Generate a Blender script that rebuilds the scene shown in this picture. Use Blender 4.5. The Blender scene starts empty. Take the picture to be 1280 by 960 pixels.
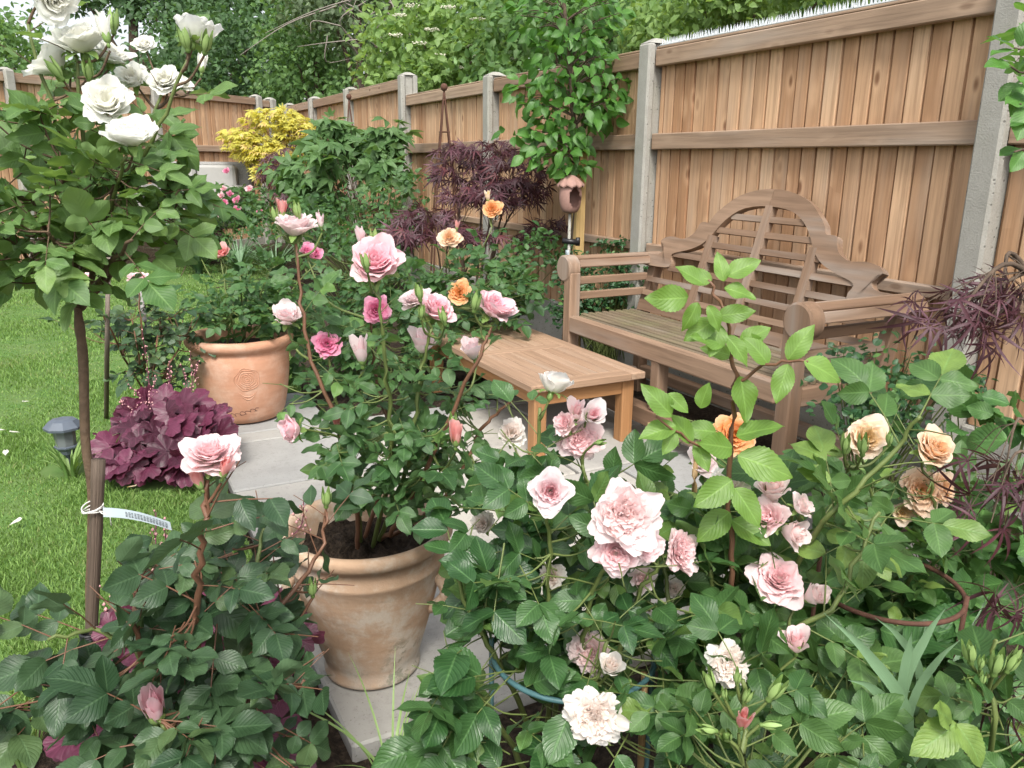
import bpy, math, random
import numpy as np
from mathutils import Vector, Matrix
R = math.radians
S = bpy.context.scene
COL = S.collection
rng = np.random.default_rng(11)

# ------------------------------------------------------------------ camera frame (survey of the photograph)
FOC, CAMH = 1000.0, 1.25
AZ, PT, RL = R(27.7), math.atan(.277), R(.6)
ca, sa, cp, sp = math.cos(AZ), math.sin(AZ), math.cos(PT), math.sin(PT)
FWD = np.array((cp*sa, cp*ca, -sp)); UP0 = np.array((sp*sa, sp*ca, cp)); RT0 = np.array((ca, -sa, 0))
RT = math.cos(RL)*RT0 + math.sin(RL)*UP0
UP = math.cos(RL)*UP0 - math.sin(RL)*RT0
CAM = np.array((0, 0, CAMH))
TOCAM = np.array((-sa, -ca, 0.0))
def ray(x, y): return FWD + RT*(x-640)/FOC + UP*(480-y)/FOC
def at(x, y, d): return CAM + ray(x, y)*d                     # point at a distance along the view
def on_ground(x, y, z=0.0):
    d = ray(x, y); return CAM + d*((z-CAMH)/d[2])
def on_plane_x(x, y, X):
    d = ray(x, y); return CAM + d*(X/d[0])
def nrm(v):
    v = np.asarray(v, float); return v/(np.linalg.norm(v, axis=-1, keepdims=True)+1e-9)

# ------------------------------------------------------------------ mesh builder
class MB:
    def __init__(s):
        s.v, s.a, s.r, s.li, s.lt, s.n, s.mi = [], [], [], [], [], 0, []
    def add(s, v, faces, a=None, r=None, mi=0):
        """v (n,3); faces: int array (m,k) or list of such arrays; a (n,3) surface coords; r (n,) random"""
        v = np.asarray(v, float); n = len(v)
        s.v.append(v)
        s.a.append(np.asarray(a, float) if a is not None else v.copy())
        s.r.append(np.full(n, 0.5) if r is None else (np.full(n, r) if np.isscalar(r) else np.asarray(r, float)))
        if not isinstance(faces, list): faces = [faces]
        for f in faces:
            f = np.asarray(f, int)
            s.li.append((f+s.n).ravel()); s.lt.append(np.full(len(f), f.shape[1])); s.mi.append(np.full(len(f), mi))
        s.n += n
    def build(s, name, mat, parent=None, origin=(0, 0, 0), smooth=True, mats=None):
        v = np.concatenate(s.v) - np.asarray(origin, float)
        me = bpy.data.meshes.new(name)
        li = np.concatenate(s.li); lt = np.concatenate(s.lt)
        me.vertices.add(len(v)); me.vertices.foreach_set('co', v.astype(np.float32).ravel())
        me.loops.add(len(li)); me.loops.foreach_set('vertex_index', li.astype(np.int32))
        me.polygons.add(len(lt))
        st = np.concatenate(([0], np.cumsum(lt)[:-1]))
        me.polygons.foreach_set('loop_start', st.astype(np.int32))
        me.polygons.foreach_set('loop_total', lt.astype(np.int32))
        me.polygons.foreach_set('use_smooth', np.full(len(lt), smooth))
        me.polygons.foreach_set('material_index', np.concatenate(s.mi).astype(np.int32))
        at_ = me.attributes.new('luv', 'FLOAT_VECTOR', 'POINT'); at_.data.foreach_set('vector', np.concatenate(s.a).astype(np.float32).ravel())
        at_ = me.attributes.new('rnd', 'FLOAT', 'POINT'); at_.data.foreach_set('value', np.concatenate(s.r).astype(np.float32))
        me.update(calc_edges=True)
        for m in (mats or [mat]): me.materials.append(m)
        o = bpy.data.objects.new(name, me); COL.objects.link(o)
        if parent is not None: o.parent = parent
        else: o.location = origin
        return o

def tag(o, label=None, cat=None, group=None, kind=None):
    if label: o['label'] = label
    if cat: o['category'] = cat
    if group: o['group'] = group
    if kind: o['kind'] = kind
    return o
def thing(name, label, cat, loc=(0, 0, 0), rz=0, group=None):
    o = bpy.data.objects.new(name, None); o.empty_display_size = .05
    COL.objects.link(o); o.location = tuple(loc); o.rotation_euler = (0, 0, rz)
    return tag(o, label, cat, group)

# ------------------------------------------------------------------ shapes
def box(mb, lo, hi, axis=2, bev=.004, M=None, r=None):
    """bevelled box; axis = grain direction"""
    lo = np.asarray(lo, float); hi = np.asarray(hi, float); c = (lo+hi)/2; h = (hi-lo)/2
    b = min(bev, *(h*.45))
    V, idx = [], {}
    for sx in (-1, 1):
        for sy in (-1, 1):
            for sz in (-1, 1):
                sg = np.array((sx, sy, sz))
                for k in range(3):
                    p = sg*(h-b); p[k] = sg[k]*h[k]
                    idx[(sx, sy, sz, k)] = len(V); V.append(p)
    Q, T = [], []
    def orient(f):
        p = [V[i] for i in f]; n = np.cross(p[1]-p[0], p[2]-p[0])
        return f if np.dot(n, sum(p)) > 0 else f[::-1]
    for k in range(3):
        i, j = [(1, 2), (0, 2), (0, 1)][k]
        for sgn in (-1, 1):
            f = []
            for (p, q) in ((-1, -1), (1, -1), (1, 1), (-1, 1)):
                sg = [0, 0, 0]; sg[k] = sgn; sg[i] = p; sg[j] = q; f.append(idx[(*sg, k)])
            Q.append(orient(f))
        for p in (-1, 1):
            for q in (-1, 1):
                s0 = [0, 0, 0]; s1 = [0, 0, 0]
                s0[k] = -1; s1[k] = 1; s0[i] = s1[i] = p; s0[j] = s1[j] = q
                Q.append(orient([idx[(*s0, i)], idx[(*s1, i)], idx[(*s1, j)], idx[(*s0, j)]]))
    for sx in (-1, 1):
        for sy in (-1, 1):
            for sz in (-1, 1):
                T.append(orient([idx[(sx, sy, sz, k)] for k in range(3)]))
    V = np.array(V)
    perm = {0: (1, 2, 0), 1: (0, 2, 1), 2: (0, 1, 2)}[axis]
    off = rng.random(3)*9
    a = V[:, perm]+off
    V = V+c
    if M is not None: V = (np.c_[V, np.ones(len(V))] @ np.array(M).T)[:, :3]
    mb.add(V, [np.array(Q), np.array(T)], a, float(rng.random()) if r is None else r)

def smooth_path(pts, n=12):
    P = np.asarray(pts, float)
    if len(P) == 2: return P[0]+(P[1]-P[0])*np.linspace(0, 1, n)[:, None]
    E = np.vstack((2*P[0]-P[1], P, 2*P[-1]-P[-2])); out = []
    m = max(2, n//(len(P)-1))
    for i in range(len(P)-1):
        p0, p1, p2, p3 = E[i:i+4]
        for t in np.linspace(0, 1, m, endpoint=False):
            out.append(.5*((2*p1)+(p2-p0)*t+(2*p0-5*p1+4*p2-p3)*t*t+(3*p1-p0-3*p2+p3)*t**3))
    out.append(P[-1]); return np.array(out)

def tube(mb, pts, r0, r1=None, sides=6, r=None, cap=True, jit=0):
    pts = np.asarray(pts, float); n = len(pts); r1 = r0 if r1 is None else r1
    rad = np.linspace(r0, r1, n) if np.isscalar(r0) else np.asarray(r0)
    if jit: rad = rad*(1+jit*rng.standard_normal(n))
    T = nrm(np.gradient(pts, axis=0))
    ref = np.array((0, 0, 1.)) if abs(T[0][2]) < .9 else np.array((1., 0, 0))
    N = nrm(np.cross(T, ref)); B = np.cross(T, N)
    th = np.linspace(0, 2*math.pi, sides, endpoint=False)
    V = pts[:, None]+rad[:, None, None]*(N[:, None]*np.cos(th)[None, :, None]+B[:, None]*np.sin(th)[None, :, None])
    L = np.concatenate(([0], np.cumsum(np.linalg.norm(np.diff(pts, axis=0), axis=1))))
    off = rng.random()*9
    a = np.stack(np.broadcast_arrays(rad[:, None]*np.cos(th)+off, rad[:, None]*np.sin(th), (L+off)[:, None]), -1)
    i = np.arange(n-1)[:, None]*sides; j = np.arange(sides); k = (j+1) % sides
    F = np.stack((i+j, i+k, i+sides+k, i+sides+j), -1).reshape(-1, 4)
    fs = [F]
    if cap: fs += [np.arange(sides)[None, ::-1], ((n-1)*sides+np.arange(sides))[None, :]]
    mb.add(V.reshape(-1, 3), fs, a.reshape(-1, 3), float(rng.random()) if r is None else r)

def lathe(mb, prof, center=(0, 0, 0), sides=48, r=.5, wob=0, M=None):
    P = np.asarray(prof, float); n = len(P)
    th = np.linspace(0, 2*math.pi, sides, endpoint=False)
    rr = P[:, 0][:, None]*(1+wob*np.sin(2*th+.7)[None, :])
    V = np.stack((rr*np.cos(th), rr*np.sin(th), np.broadcast_to(P[:, 1][:, None], rr.shape)), -1).reshape(-1, 3)
    i = np.arange(n-1)[:, None]*sides; j = np.arange(sides); k = (j+1) % sides
    F = np.stack((i+j, i+k, i+sides+k, i+sides+j), -1).reshape(-1, 4)
    a = V.copy()
    if M is not None: V = (np.c_[V, np.ones(len(V))] @ np.array(M).T)[:, :3]
    mb.add(V+np.asarray(center, float), F, a, r)

def prism(mb, poly, z0, z1, r=.5):
    n = len(poly); P = np.asarray(poly, float)
    V = np.vstack((np.c_[P, np.full(n, z0)], np.c_[P, np.full(n, z1)]))
    j = np.arange(n); k = (j+1) % n
    mb.add(V, [np.arange(n)[None, ::-1], (n+np.arange(n))[None, :], np.stack((j, k, k+n, j+n), -1)], V, r)

# ------------------------------------------------------------------ materials
def new_mat(name):
    m = bpy.data.materials.new(name); m.use_nodes = True
    nt = m.node_tree; nt.nodes.clear()
    out = nt.nodes.new('ShaderNodeOutputMaterial')
    return m, nt, out
class NT:
    def __init__(s, nt): s.nt = nt
    def n(s, t, **kw):
        x = s.nt.nodes.new('ShaderNode'+t)
        for k, v in kw.items(): setattr(x, k, v)
        return x
    def l(s, a, b): s.nt.links.new(a, b)
    def val(s, sock, v):
        if hasattr(v, 'links') or hasattr(v, 'is_linked'): s.l(v, sock)
        else: sock.default_value = v
    def math(s, op, a, b=None, c=None, clamp=False):
        x = s.n('Math', operation=op, use_clamp=clamp); s.val(x.inputs[0], a)
        if b is not None: s.val(x.inputs[1], b)
        if c is not None: s.val(x.inputs[2], c)
        return x.outputs[0]
    def mix(s, f, a, b, mode='MIX'):
        x = s.n('Mix', data_type='RGBA', blend_type=mode); s.val(x.inputs[0], f)
        s.val(x.inputs[6], a if not isinstance(a, tuple) else (*a[:3], 1)); s.val(x.inputs[7], b if not isinstance(b, tuple) else (*b[:3], 1))
        return x.outputs[2]
    def attr(s, name): return s.n('Attribute', attribute_name=name)
    def noise(s, vec, scale, detail=4, rough=.55, scl3=None):
        if scl3:
            m = s.n('Mapping'); s.l(vec, m.inputs[0]); m.inputs[3].default_value = scl3; vec = m.outputs[0]
        x = s.n('TexNoise'); s.l(vec, x.inputs['Vector']); x.inputs['Scale'].default_value = scale
        x.inputs['Detail'].default_value = detail; x.inputs['Roughness'].default_value = rough
        return x.outputs[0]
    def step(s, v, a, b):
        x = s.n('MapRange', interpolation_type='SMOOTHSTEP'); s.val(x.inputs[0], v); x.inputs[1].default_value = a; x.inputs[2].default_value = b
        return x.outputs[0]
    def bump(s, h, strength=.3, dist=.01):
        b = s.n('Bump'); b.inputs['Strength'].default_value = strength; b.inputs['Distance'].default_value = dist
        s.val(b.inputs['Height'], h); return b.outputs[0]
    def bsdf(s, col, rough=.5, normal=None, spec=.5):
        p = s.n('BsdfPrincipled'); s.val(p.inputs['Base Color'], col if not isinstance(col, tuple) else (*col[:3], 1))
        s.val(p.inputs['Roughness'], rough); p.inputs['Specular IOR Level'].default_value = spec
        if normal is not None: s.l(normal, p.inputs['Normal'])
        return p.outputs[0]

def leaf_mat(name, c0, c1, back=None, rough=.45, trans=.25, vein=.5, c2=None, spec=.45, nveins=9):
    """c0..c1 from leaf to leaf; c2 an occasional third colour (young or yellowing leaves)"""
    m, nt, out = new_mat(name); g = NT(nt)
    A = g.attr('luv'); rn = g.attr('rnd').outputs['Fac']
    sep = g.n('SeparateXYZ'); g.l(A.outputs['Vector'], sep.inputs[0])
    u = sep.outputs[0]; v = g.math('ABSOLUTE', sep.outputs[1])
    col = g.mix(rn, c0, c1)
    if c2: col = g.mix(g.step(rn, .88, .94), col, c2)
    geo = g.n('NewGeometry')
    ns = g.noise(geo.outputs['Position'], 38, 3)
    col = g.mix(g.math('MULTIPLY', g.step(ns, .35, .75), .4), col, tuple(x*.6 for x in c0))
    mid = g.math('SUBTRACT', 1.0, g.step(v, .02, .11))
    w = g.math('SINE', g.math('MULTIPLY', g.math('SUBTRACT', g.math('MULTIPLY', u, nveins), g.math('MULTIPLY', v, 3.2)), 6.283))
    side = g.math('POWER', g.math('ABSOLUTE', g.math('MULTIPLY_ADD', w, .5, .5)), 7.0)
    vm = g.math('MAXIMUM', g.math('MULTIPLY', mid, .8), g.math('MULTIPLY', side, .35))
    col = g.mix(g.math('MULTIPLY', vm, vein), col, tuple(min(1, x*1.9+.02) for x in c1))
    bk = back or tuple(x*1.25+.02 for x in c1)
    col = g.mix(geo.outputs['Backfacing'], col, bk)
    h = g.math('SUBTRACT', g.math('MULTIPLY', w, .35), vm)
    nrmal = g.bump(h, .35*vein+.08, .004)
    b = g.bsdf(col, rough, nrmal, spec)
    t = g.n('BsdfTranslucent'); g.l(g.mix(.65, col, tuple((c1[0]*1.8, c1[1]*1.7, c1[2]*.6))), t.inputs[0])
    x = g.n('MixShader'); x.inputs[0].default_value = trans; g.l(b, x.inputs[1]); g.l(t.outputs[0], x.inputs[2])
    g.l(x.outputs[0], out.inputs[0]); return m

def petal_mat(name, outer, inner, base=None, trans=.5):
    m, nt, out = new_mat(name); g = NT(nt)
    A = g.attr('luv'); rn = g.attr('rnd').outputs['Fac']
    sep = g.n('SeparateXYZ'); g.l(A.outputs['Vector'], sep.inputs[0])
    col = g.mix(rn, outer, inner)
    if base: col = g.mix(g.math('SUBTRACT', 1.0, g.step(sep.outputs[0], .0, .55)), col, base)
    col = g.mix(g.math('MULTIPLY', g.step(sep.outputs[0], .75, 1.0), .35), col, tuple(min(1, x*.5+.47) for x in outer))
    st = g.noise(A.outputs['Vector'], 3, 3, .6, (1.2, 7, 1))
    col = g.mix(g.math('MULTIPLY', st, .12), col, tuple(x*.85 for x in inner))
    b = g.bsdf(col, .55, g.bump(st, .12, .01), .25)
    t = g.n('BsdfTranslucent'); g.l(col, t.inputs[0])
    x = g.n('MixShader'); x.inputs[0].default_value = trans; g.l(b, x.inputs[1]); g.l(t.outputs[0], x.inputs[2])
    g.l(x.outputs[0], out.inputs[0]); return m

def wood_mat(name, c0, c1, grey=(.3, .27, .24), greyamt=.3, knots=.6, rough=.75, fine=1.0, algae=None, bmp=.35):
    m, nt, out = new_mat(name); g = NT(nt)
    A = g.attr('luv').outputs['Vector']; rn = g.attr('rnd').outputs['Fac']
    n1 = g.noise(A, 1, 5, .6, (60*fine, 60*fine, 2.2))
    n2 = g.noise(A, 1, 3, .5, (9, 9, 1.1))
    col = g.mix(rn, c0, c1)
    col = g.mix(g.math('MULTIPLY', g.step(n1, .38, .68), .48), col, tuple(x*.55 for x in c0))
    col = g.mix(g.math('MULTIPLY', g.step(n2, .45, .8), greyamt), col, grey)
    hgt = n1
    if knots:
        mp = g.n('Mapping'); g.l(A, mp.inputs[0]); mp.inputs[3].default_value = (13, 13, 5.5)
        vo = g.n('TexVoronoi'); g.l(mp.outputs[0], vo.inputs['Vector']); vo.inputs['Scale'].default_value = 1
        k = g.math('SUBTRACT', 1.0, g.step(vo.outputs['Distance'], .08, .24))
        ring = g.math('SUBTRACT', 1.0, g.step(vo.outputs['Distance'], .2, .5))
        sc_ = g.n('SeparateColor'); g.l(vo.outputs['Color'], sc_.inputs[0]); pick = g.step(sc_.outputs[0], .38, .42)
        k = g.math('MULTIPLY', k, g.math('MULTIPLY', pick, g.math('MULTIPLY_ADD', sc_.outputs[1], .7, .3))); ring = g.math('MULTIPLY', ring, pick)
        col = g.mix(g.math('MULTIPLY', ring, .3*knots), col, tuple(min(1, x*1.25) for x in c1))
        col = g.mix(g.math('MULTIPLY', k, knots), col, (c0[0]*.38, c0[1]*.28, c0[2]*.22))
        hgt = g.math('ADD', n1, g.math('MULTIPLY', k, .3))
    geo = g.n('NewGeometry')
    st = g.noise(geo.outputs['Position'], 2.3, 4)
    col = g.mix(g.math('MULTIPLY', g.step(st, .5, .8), .3), col, tuple(x*.62 for x in c0))
    if algae: col = g.mix(g.math('MULTIPLY', g.step(g.noise(geo.outputs['Position'], 6, 4), .4, .7), .55), col, algae)
    g.l(g.bsdf(col, rough, g.bump(hgt, bmp, .006), .3), out.inputs[0]); return m

def plain_mat(name, col, rough=.5, metal=0, var=.2, scale=20, bumps=.1, spec=.4, col2=None, trans=0):
    m, nt, out = new_mat(name); g = NT(nt)
    geo = g.n('NewGeometry')
    n = g.noise(geo.outputs['Position'], scale, 5, .6)
    c = g.mix(g.math('MULTIPLY', g.step(n, .3, .7), 1.0 if col2 else var), col, col2 or tuple(x*.4 for x in col))
    b = g.bsdf(c, rough, g.bump(n, bumps, .01), spec)
    b.node.inputs['Metallic'].default_value = metal
    if trans: b.node.inputs['Transmission Weight'].default_value = trans
    g.l(b, out.inputs[0]); return m

def concrete_mat():
    m, nt, out = new_mat('concrete'); g = NT(nt)
    geo = g.n('NewGeometry'); P = geo.outputs['Position']
    n = g.noise(P, 14, 6, .65); n2 = g.noise(P, 160, 3, .6)
    col = g.mix(n, (.25, .245, .215), (.42, .41, .375)); col = g.mix(g.math('MULTIPLY', g.step(n2, .4, .75), .35), col, (.2, .19, .17))
    vo = g.n('TexVoronoi'); g.l(P, vo.inputs['Vector']); vo.inputs['Scale'].default_value = 46
    sp_ = g.n('SeparateColor'); g.l(vo.outputs['Color'], sp_.inputs[0])
    pit = g.math('MULTIPLY', g.math('SUBTRACT', 1.0, g.step(vo.outputs['Distance'], .12, .26)), g.step(sp_.outputs[0], .45, .55))
    col = g.mix(g.math('MULTIPLY', pit, .75), col, (.1, .095, .085))
    col = g.mix(g.math('MULTIPLY', g.step(g.noise(P, 5, 4), .5, .75), .22), col, (.22, .235, .15))
    g.l(g.bsdf(col, .9, g.bump(g.math('SUBTRACT', n2, pit), .4, .006), .2), out.inputs[0]); return m

def terracotta_mat(name, c0, c1, bloom=(.5, .46, .4), amt=.3, moss=None):
    m, nt, out = new_mat(name); g = NT(nt)
    A = g.attr('luv').outputs['Vector']
    n = g.noise(A, 7, 6, .6); n2 = g.noise(A, 60, 4, .6); n3 = g.noise(A, 1, 4, .6, (6, 6, 38))
    col = g.mix(n, c0, c1)
    col = g.mix(g.math('MULTIPLY', g.step(n3, .4, .7), .3), col, tuple(x*.72 for x in c0))
    sz = g.n('SeparateXYZ'); g.l(A, sz.inputs[0])
    col = g.mix(g.math('MULTIPLY', g.step(g.noise(A, 9, 5, .7), .42, .68), amt), col, bloom)
    if moss:
        low = g.math('SUBTRACT', 1.0, g.step(sz.outputs[2], .03, .13))
        col = g.mix(g.math('MULTIPLY', g.math('MULTIPLY', low, g.step(n, .3, .6)), .55), col, (.34, .33, .3))
        mo = g.math('MULTIPLY', g.step(g.noise(A, 26, 5, .75), .52, .62), g.step(g.noise(A, 3.2, 2), .5, .62))
        col = g.mix(g.math('MULTIPLY', mo, .6), col, moss)
    g.l(g.bsdf(col, .85, g.bump(g.math('ADD', n2, n3), .25, .006), .25), out.inputs[0]); return m

def stone_mat():
    m, nt, out = new_mat('sandstone'); g = NT(nt)
    geo = g.n('NewGeometry'); P = geo.outputs['Position']; rn = g.attr('rnd').outputs['Fac']
    n = g.noise(P, 3.5, 6, .6); n2 = g.noise(P, 45, 5, .65)
    col = g.mix(rn, (.30, .305, .30), (.44, .41, .36))
    col = g.mix(g.math('MULTIPLY', g.step(n, .42, .68), .5), col, (.24, .235, .225))
    col = g.mix(g.math('MULTIPLY', g.step(n2, .5, .75), .4), col, (.2, .19, .175))
    sp2 = g.noise(P, 190, 2, .5); col = g.mix(g.math('MULTIPLY', g.step(sp2, .66, .72), .6), col, (.09, .08, .065))
    g.l(g.bsdf(col, .75, g.bump(g.math('ADD', n, g.math('MULTIPLY', n2, .4)), .35, .012), .3), out.inputs[0]); return m

def soil_mat():
    m, nt, out = new_mat('soil'); g = NT(nt)
    P = g.n('NewGeometry').outputs['Position']
    n = g.noise(P, 55, 6, .7); n2 = g.noise(P, 8, 3)
    col = g.mix(g.step(n, .35, .7), (.022, .016, .012), (.1, .072, .05)); col = g.mix(g.math('MULTIPLY', n2, .5), col, (.05, .035, .025))
    g.l(g.bsdf(col, .95, g.bump(n, .9, .03), .2), out.inputs[0]); return m
# what the foliage leaves open: (survey x, y, half width, half height, distance)
CLEAR = [(100,50,46,46,1.54),(68,78,33,33,1.57),(138,68,30,30,1.61),(243,42,31,31,1.51),(133,128,37,37,1.49),(162,168,42,42,1.44),(166,99,23,23,1.69),(206,100,25,25,1.69),(226,104,16,16,1.74),(180,55,15,15,1.84),(66,0,33,33,1.49),(131,38,11,11,1.51),(368,283,31,31,1.64),(469,328,40,40,1.54),(617,384,32,32,1.59),(520,372,24,24,1.65),(546,387,31,31,1.61),(470,388,20,20,1.74),(409,430,20,20,1.74),(359,396,24,24,1.69),(452,441,12,12,1.69),(528,428,18,18,1.71),(590,437,17,17,1.65),(367,537,22,22,1.59),(571,545,12,12,1.49),(384,314,11,11,1.89),(263,566,43,43,1.09),(246,599,11,11,1.08),(281,586,11,11,1.07),(194,886,26,26,1.13),(780,645,50,50,1.14),(770,690,35,35,1.16),(806,682,29,29,1.17),(688,614,32,32,1.19),(741,897,41,41,1.14),(738,815,31,31,1.29),(725,548,33,33,1.39),(706,530,18,18,1.36),(740,519,16,16,1.35),(721,515,12,12,1.36),(692,481,29,29,1.34),(640,542,22,22,1.49),(851,690,32,32,1.25),(764,833,15,15,1.19),(690,720,20,20,1.35),(605,655,18,18,1.49),(800,722,20,20,1.31),(909,609,30,30,1.29),(966,611,20,20,1.25),(961,648,26,26,1.24),(1001,634,19,19,1.23),(991,665,18,18,1.24),(973,724,40,40,1.27),(1018,745,19,19,1.25),(911,830,30,30,1.19),(996,803,17,17,1.19),(880,577,23,23,1.59),(842,735,17,17,1.39),(960,628,14,14,1.26),(918,543,31,31,1.74),(1083,548,36,36,1.49),(1168,562,33,33,1.54),(1152,612,31,31,1.61),(1178,610,23,23,1.61),(1128,640,17,17,1.65),(970,862,10,10,0.99),(928,900,13,13,0.98),(1246,828,10,10,1.09),
         (470,800,75,80,1.72),(500,720,50,40,1.6),(400,660,32,28,1.65),(172,648,48,16,1.70),(120,680,18,110,1.7),(112,590,14,60,1.7),(340,590,45,35,1.7),(640,525,40,26,2.5),(700,450,85,40,2.5),(310,480,52,50,2.5),(455,675,42,24,1.65),(840,520,28,24,1.9),(1255,440,26,16,2.4),(1080,830,50,14,1.12),(1050,790,16,20,1.12),(1155,810,16,40,1.12),(612,822,10,24,1.5),(636,862,18,16,1.5),(690,886,24,9,1.5),(806,838,16,22,1.5),(1110,766,62,9,1.5),(1188,722,12,34,1.5),(1150,760,8,60,1.5)]
# ------------------------------------------------------------------ leaf templates: (verts, faces, surface coords); length 1 along +X, face up +Z
def grid_faces(n, m):
    i = np.arange(n-1)[:, None]*m; j = np.arange(m-1)
    return np.stack((i+j, i+m+j, i+m+j+1, i+j+1), -1).reshape(-1, 4)
def ovate(rows, cols, width=.62, fold=.25, curl=.2, twist=0., wave=.03, serr=0., peak=.42, tipw=.03, seed=0):
    g = np.random.default_rng(seed)
    t = np.linspace(0, 1, rows); v = np.linspace(-1, 1, cols)
    s = np.where(t < peak, np.sin(np.minimum(t/peak, 1)*math.pi/2)**.62, np.cos(np.clip((t-peak)/(1-peak), 0, 1)*math.pi/2).clip(0)**.9)
    w = .5*width*np.maximum(s, tipw)
    if serr:
        odd = (np.arange(rows) % 2)*2-1
        w = w*(1+serr*odd*(t > .08)*(t < .97))
    T, Vv = np.meshgrid(t, v, indexing='ij'); W = w[:, None]*np.ones(cols)
    if serr:
        inner = np.abs(Vv) < .99
        W = np.where(inner, .5*width*np.maximum(s, tipw)[:, None], W)
    x = T+0; y = Vv*W
    z = fold*np.abs(y)-curl*T**2+wave*np.sin(T*11+g.random()*6)*np.abs(Vv)**1.5*np.sign(Vv+1e-6)*.8
    ang = twist*T; y, z = y*np.cos(ang)-z*np.sin(ang), y*np.sin(ang)+z*np.cos(ang)
    # bend along the length so the blade is not stretched
    V = np.stack((x*(1-.12*abs(curl)*T), y, z), -1).reshape(-1, 3)
    return V, grid_faces(rows, cols), np.stack((T, Vv, 0*T), -1).reshape(-1, 3)
def palm_leaf(lobes=7, width=.13, droop=.25, seed=0, spread=118, rows=4):
    g = np.random.default_rng(seed); Vs, Fs, As, n = [], [], [], 0
    for k, ang in enumerate(np.linspace(-spread, spread, lobes)):
        L = (1-.55*(abs(ang)/spread)**1.6)*(.92+.16*g.random())
        t = np.linspace(.0, 1, rows); w = width*L*np.maximum(np.sin(np.pi*np.clip(t, .06, .97)**.8), .06)
        v = np.array((-1, 0, 1.)); T, Vv = np.meshgrid(t, v, indexing='ij')
        X = T*L; Y = Vv*w[:, None]*.5; Z = .25*np.abs(Y)-droop*(T*L)**2*(1+.3*g.standard_normal())+.02*k % .011
        c, s = math.cos(R(ang)), math.sin(R(ang))
        Vs.append(np.stack((X*c-Y*s, X*s+Y*c, Z), -1).reshape(-1, 3)); Fs.append(grid_faces(rows, 3)+n); n += rows*3
        As.append(np.stack((T, Vv, 0*T), -1).reshape(-1, 3))
    return np.vstack(Vs), np.vstack(Fs), np.vstack(As)
def lobed(profile, span=165, M=37, ruffle=.08, rk=7, droop=.15, seed=0, cup=0.):
    """broad leaf round its petiole; profile(theta in -1..1) -> radius"""
    g = np.random.default_rng(seed)
    th = np.linspace(-1, 1, M); rr = np.array([profile(x) for x in th]); ang = th*R(span)
    Vs, As = [], []
    for q in (.04, .4, .72, 1.):
        rad = q*rr if q > .5 else q*(rr*.5+.5*rr.mean())
        z = ruffle*q**2*np.sin(ang*rk+g.random()*6)-droop*(rad**2)+cup*rad
        Vs.append(np.stack((rad*np.cos(ang), rad*np.sin(ang), z), -1)); As.append(np.stack((0*th+q, np.sin(ang*3.5)*.9, 0*th), -1))
    return np.vstack(Vs), grid_faces(4, M), np.vstack(As)
def many(fn, k=5, **kw):
    out = []
    for i in range(k):
        g = np.random.default_rng(100+i); q = {a: (b(g) if callable(b) else b) for a, b in kw.items()}
        out.append(fn(seed=i, **q))
    return out
U = lambda a, b: (lambda g: a+(b-a)*g.random())
T_ROSE = many(ovate, 10, rows=25, cols=5, width=U(.52, .72), fold=U(.0, .36), curl=U(-.05, .42), twist=U(-.5, .5), wave=U(.015, .06), serr=.035, peak=.44)
T_LIME = many(ovate, 6, rows=25, cols=5, width=U(.5, .62), fold=U(.05, .3), curl=U(0, .35), twist=U(-.4, .4), wave=U(.02, .05), serr=.035, peak=.40)
T_ROSE_M = many(ovate, 5, rows=8, cols=3, width=U(.6, .75), fold=U(.1, .45), curl=U(0, .35), twist=U(-.4, .4), wave=.02)
T_FAR = many(ovate, 5, rows=4, cols=3, width=U(.5, .68), fold=U(.1, .5), curl=U(0, .5), twist=U(-.5, .5), wave=0)
T_PEAR = many(ovate, 5, rows=9, cols=3, width=U(.56, .68), fold=U(.2, .6), curl=U(.1, .5), twist=U(-.5, .5), wave=.02)
T_MAPLE = many(palm_leaf, 5, droop=U(.15, .6), width=.15)
T_MAPLE_N = many(palm_leaf, 6, droop=U(.35, .9), width=.105, rows=8)
T_GOLD = many(palm_leaf, 4, droop=U(.1, .4), width=.34, spread=100)
T_HEUCH = many(lobed, 6, M=71, profile=lambda g: (lambda x: .66+.34*abs(math.cos(x*2.88*2.6))**.6-.28*abs(x)**3+.035*math.sin(x*47)), ruffle=U(.02, .06), rk=9, droop=U(0, .3), cup=U(-.1, .12))
T_OAK = many(palm_leaf, 5, lobes=5, width=.46, spread=105, droop=U(.15, .6), rows=5)
T_HYDR = many(ovate, 5, rows=17, cols=5, width=U(.68, .78), fold=U(.1, .35), curl=U(.05, .4), twist=U(-.3, .3), wave=.05, serr=.05)
T_STRAP = None

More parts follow.
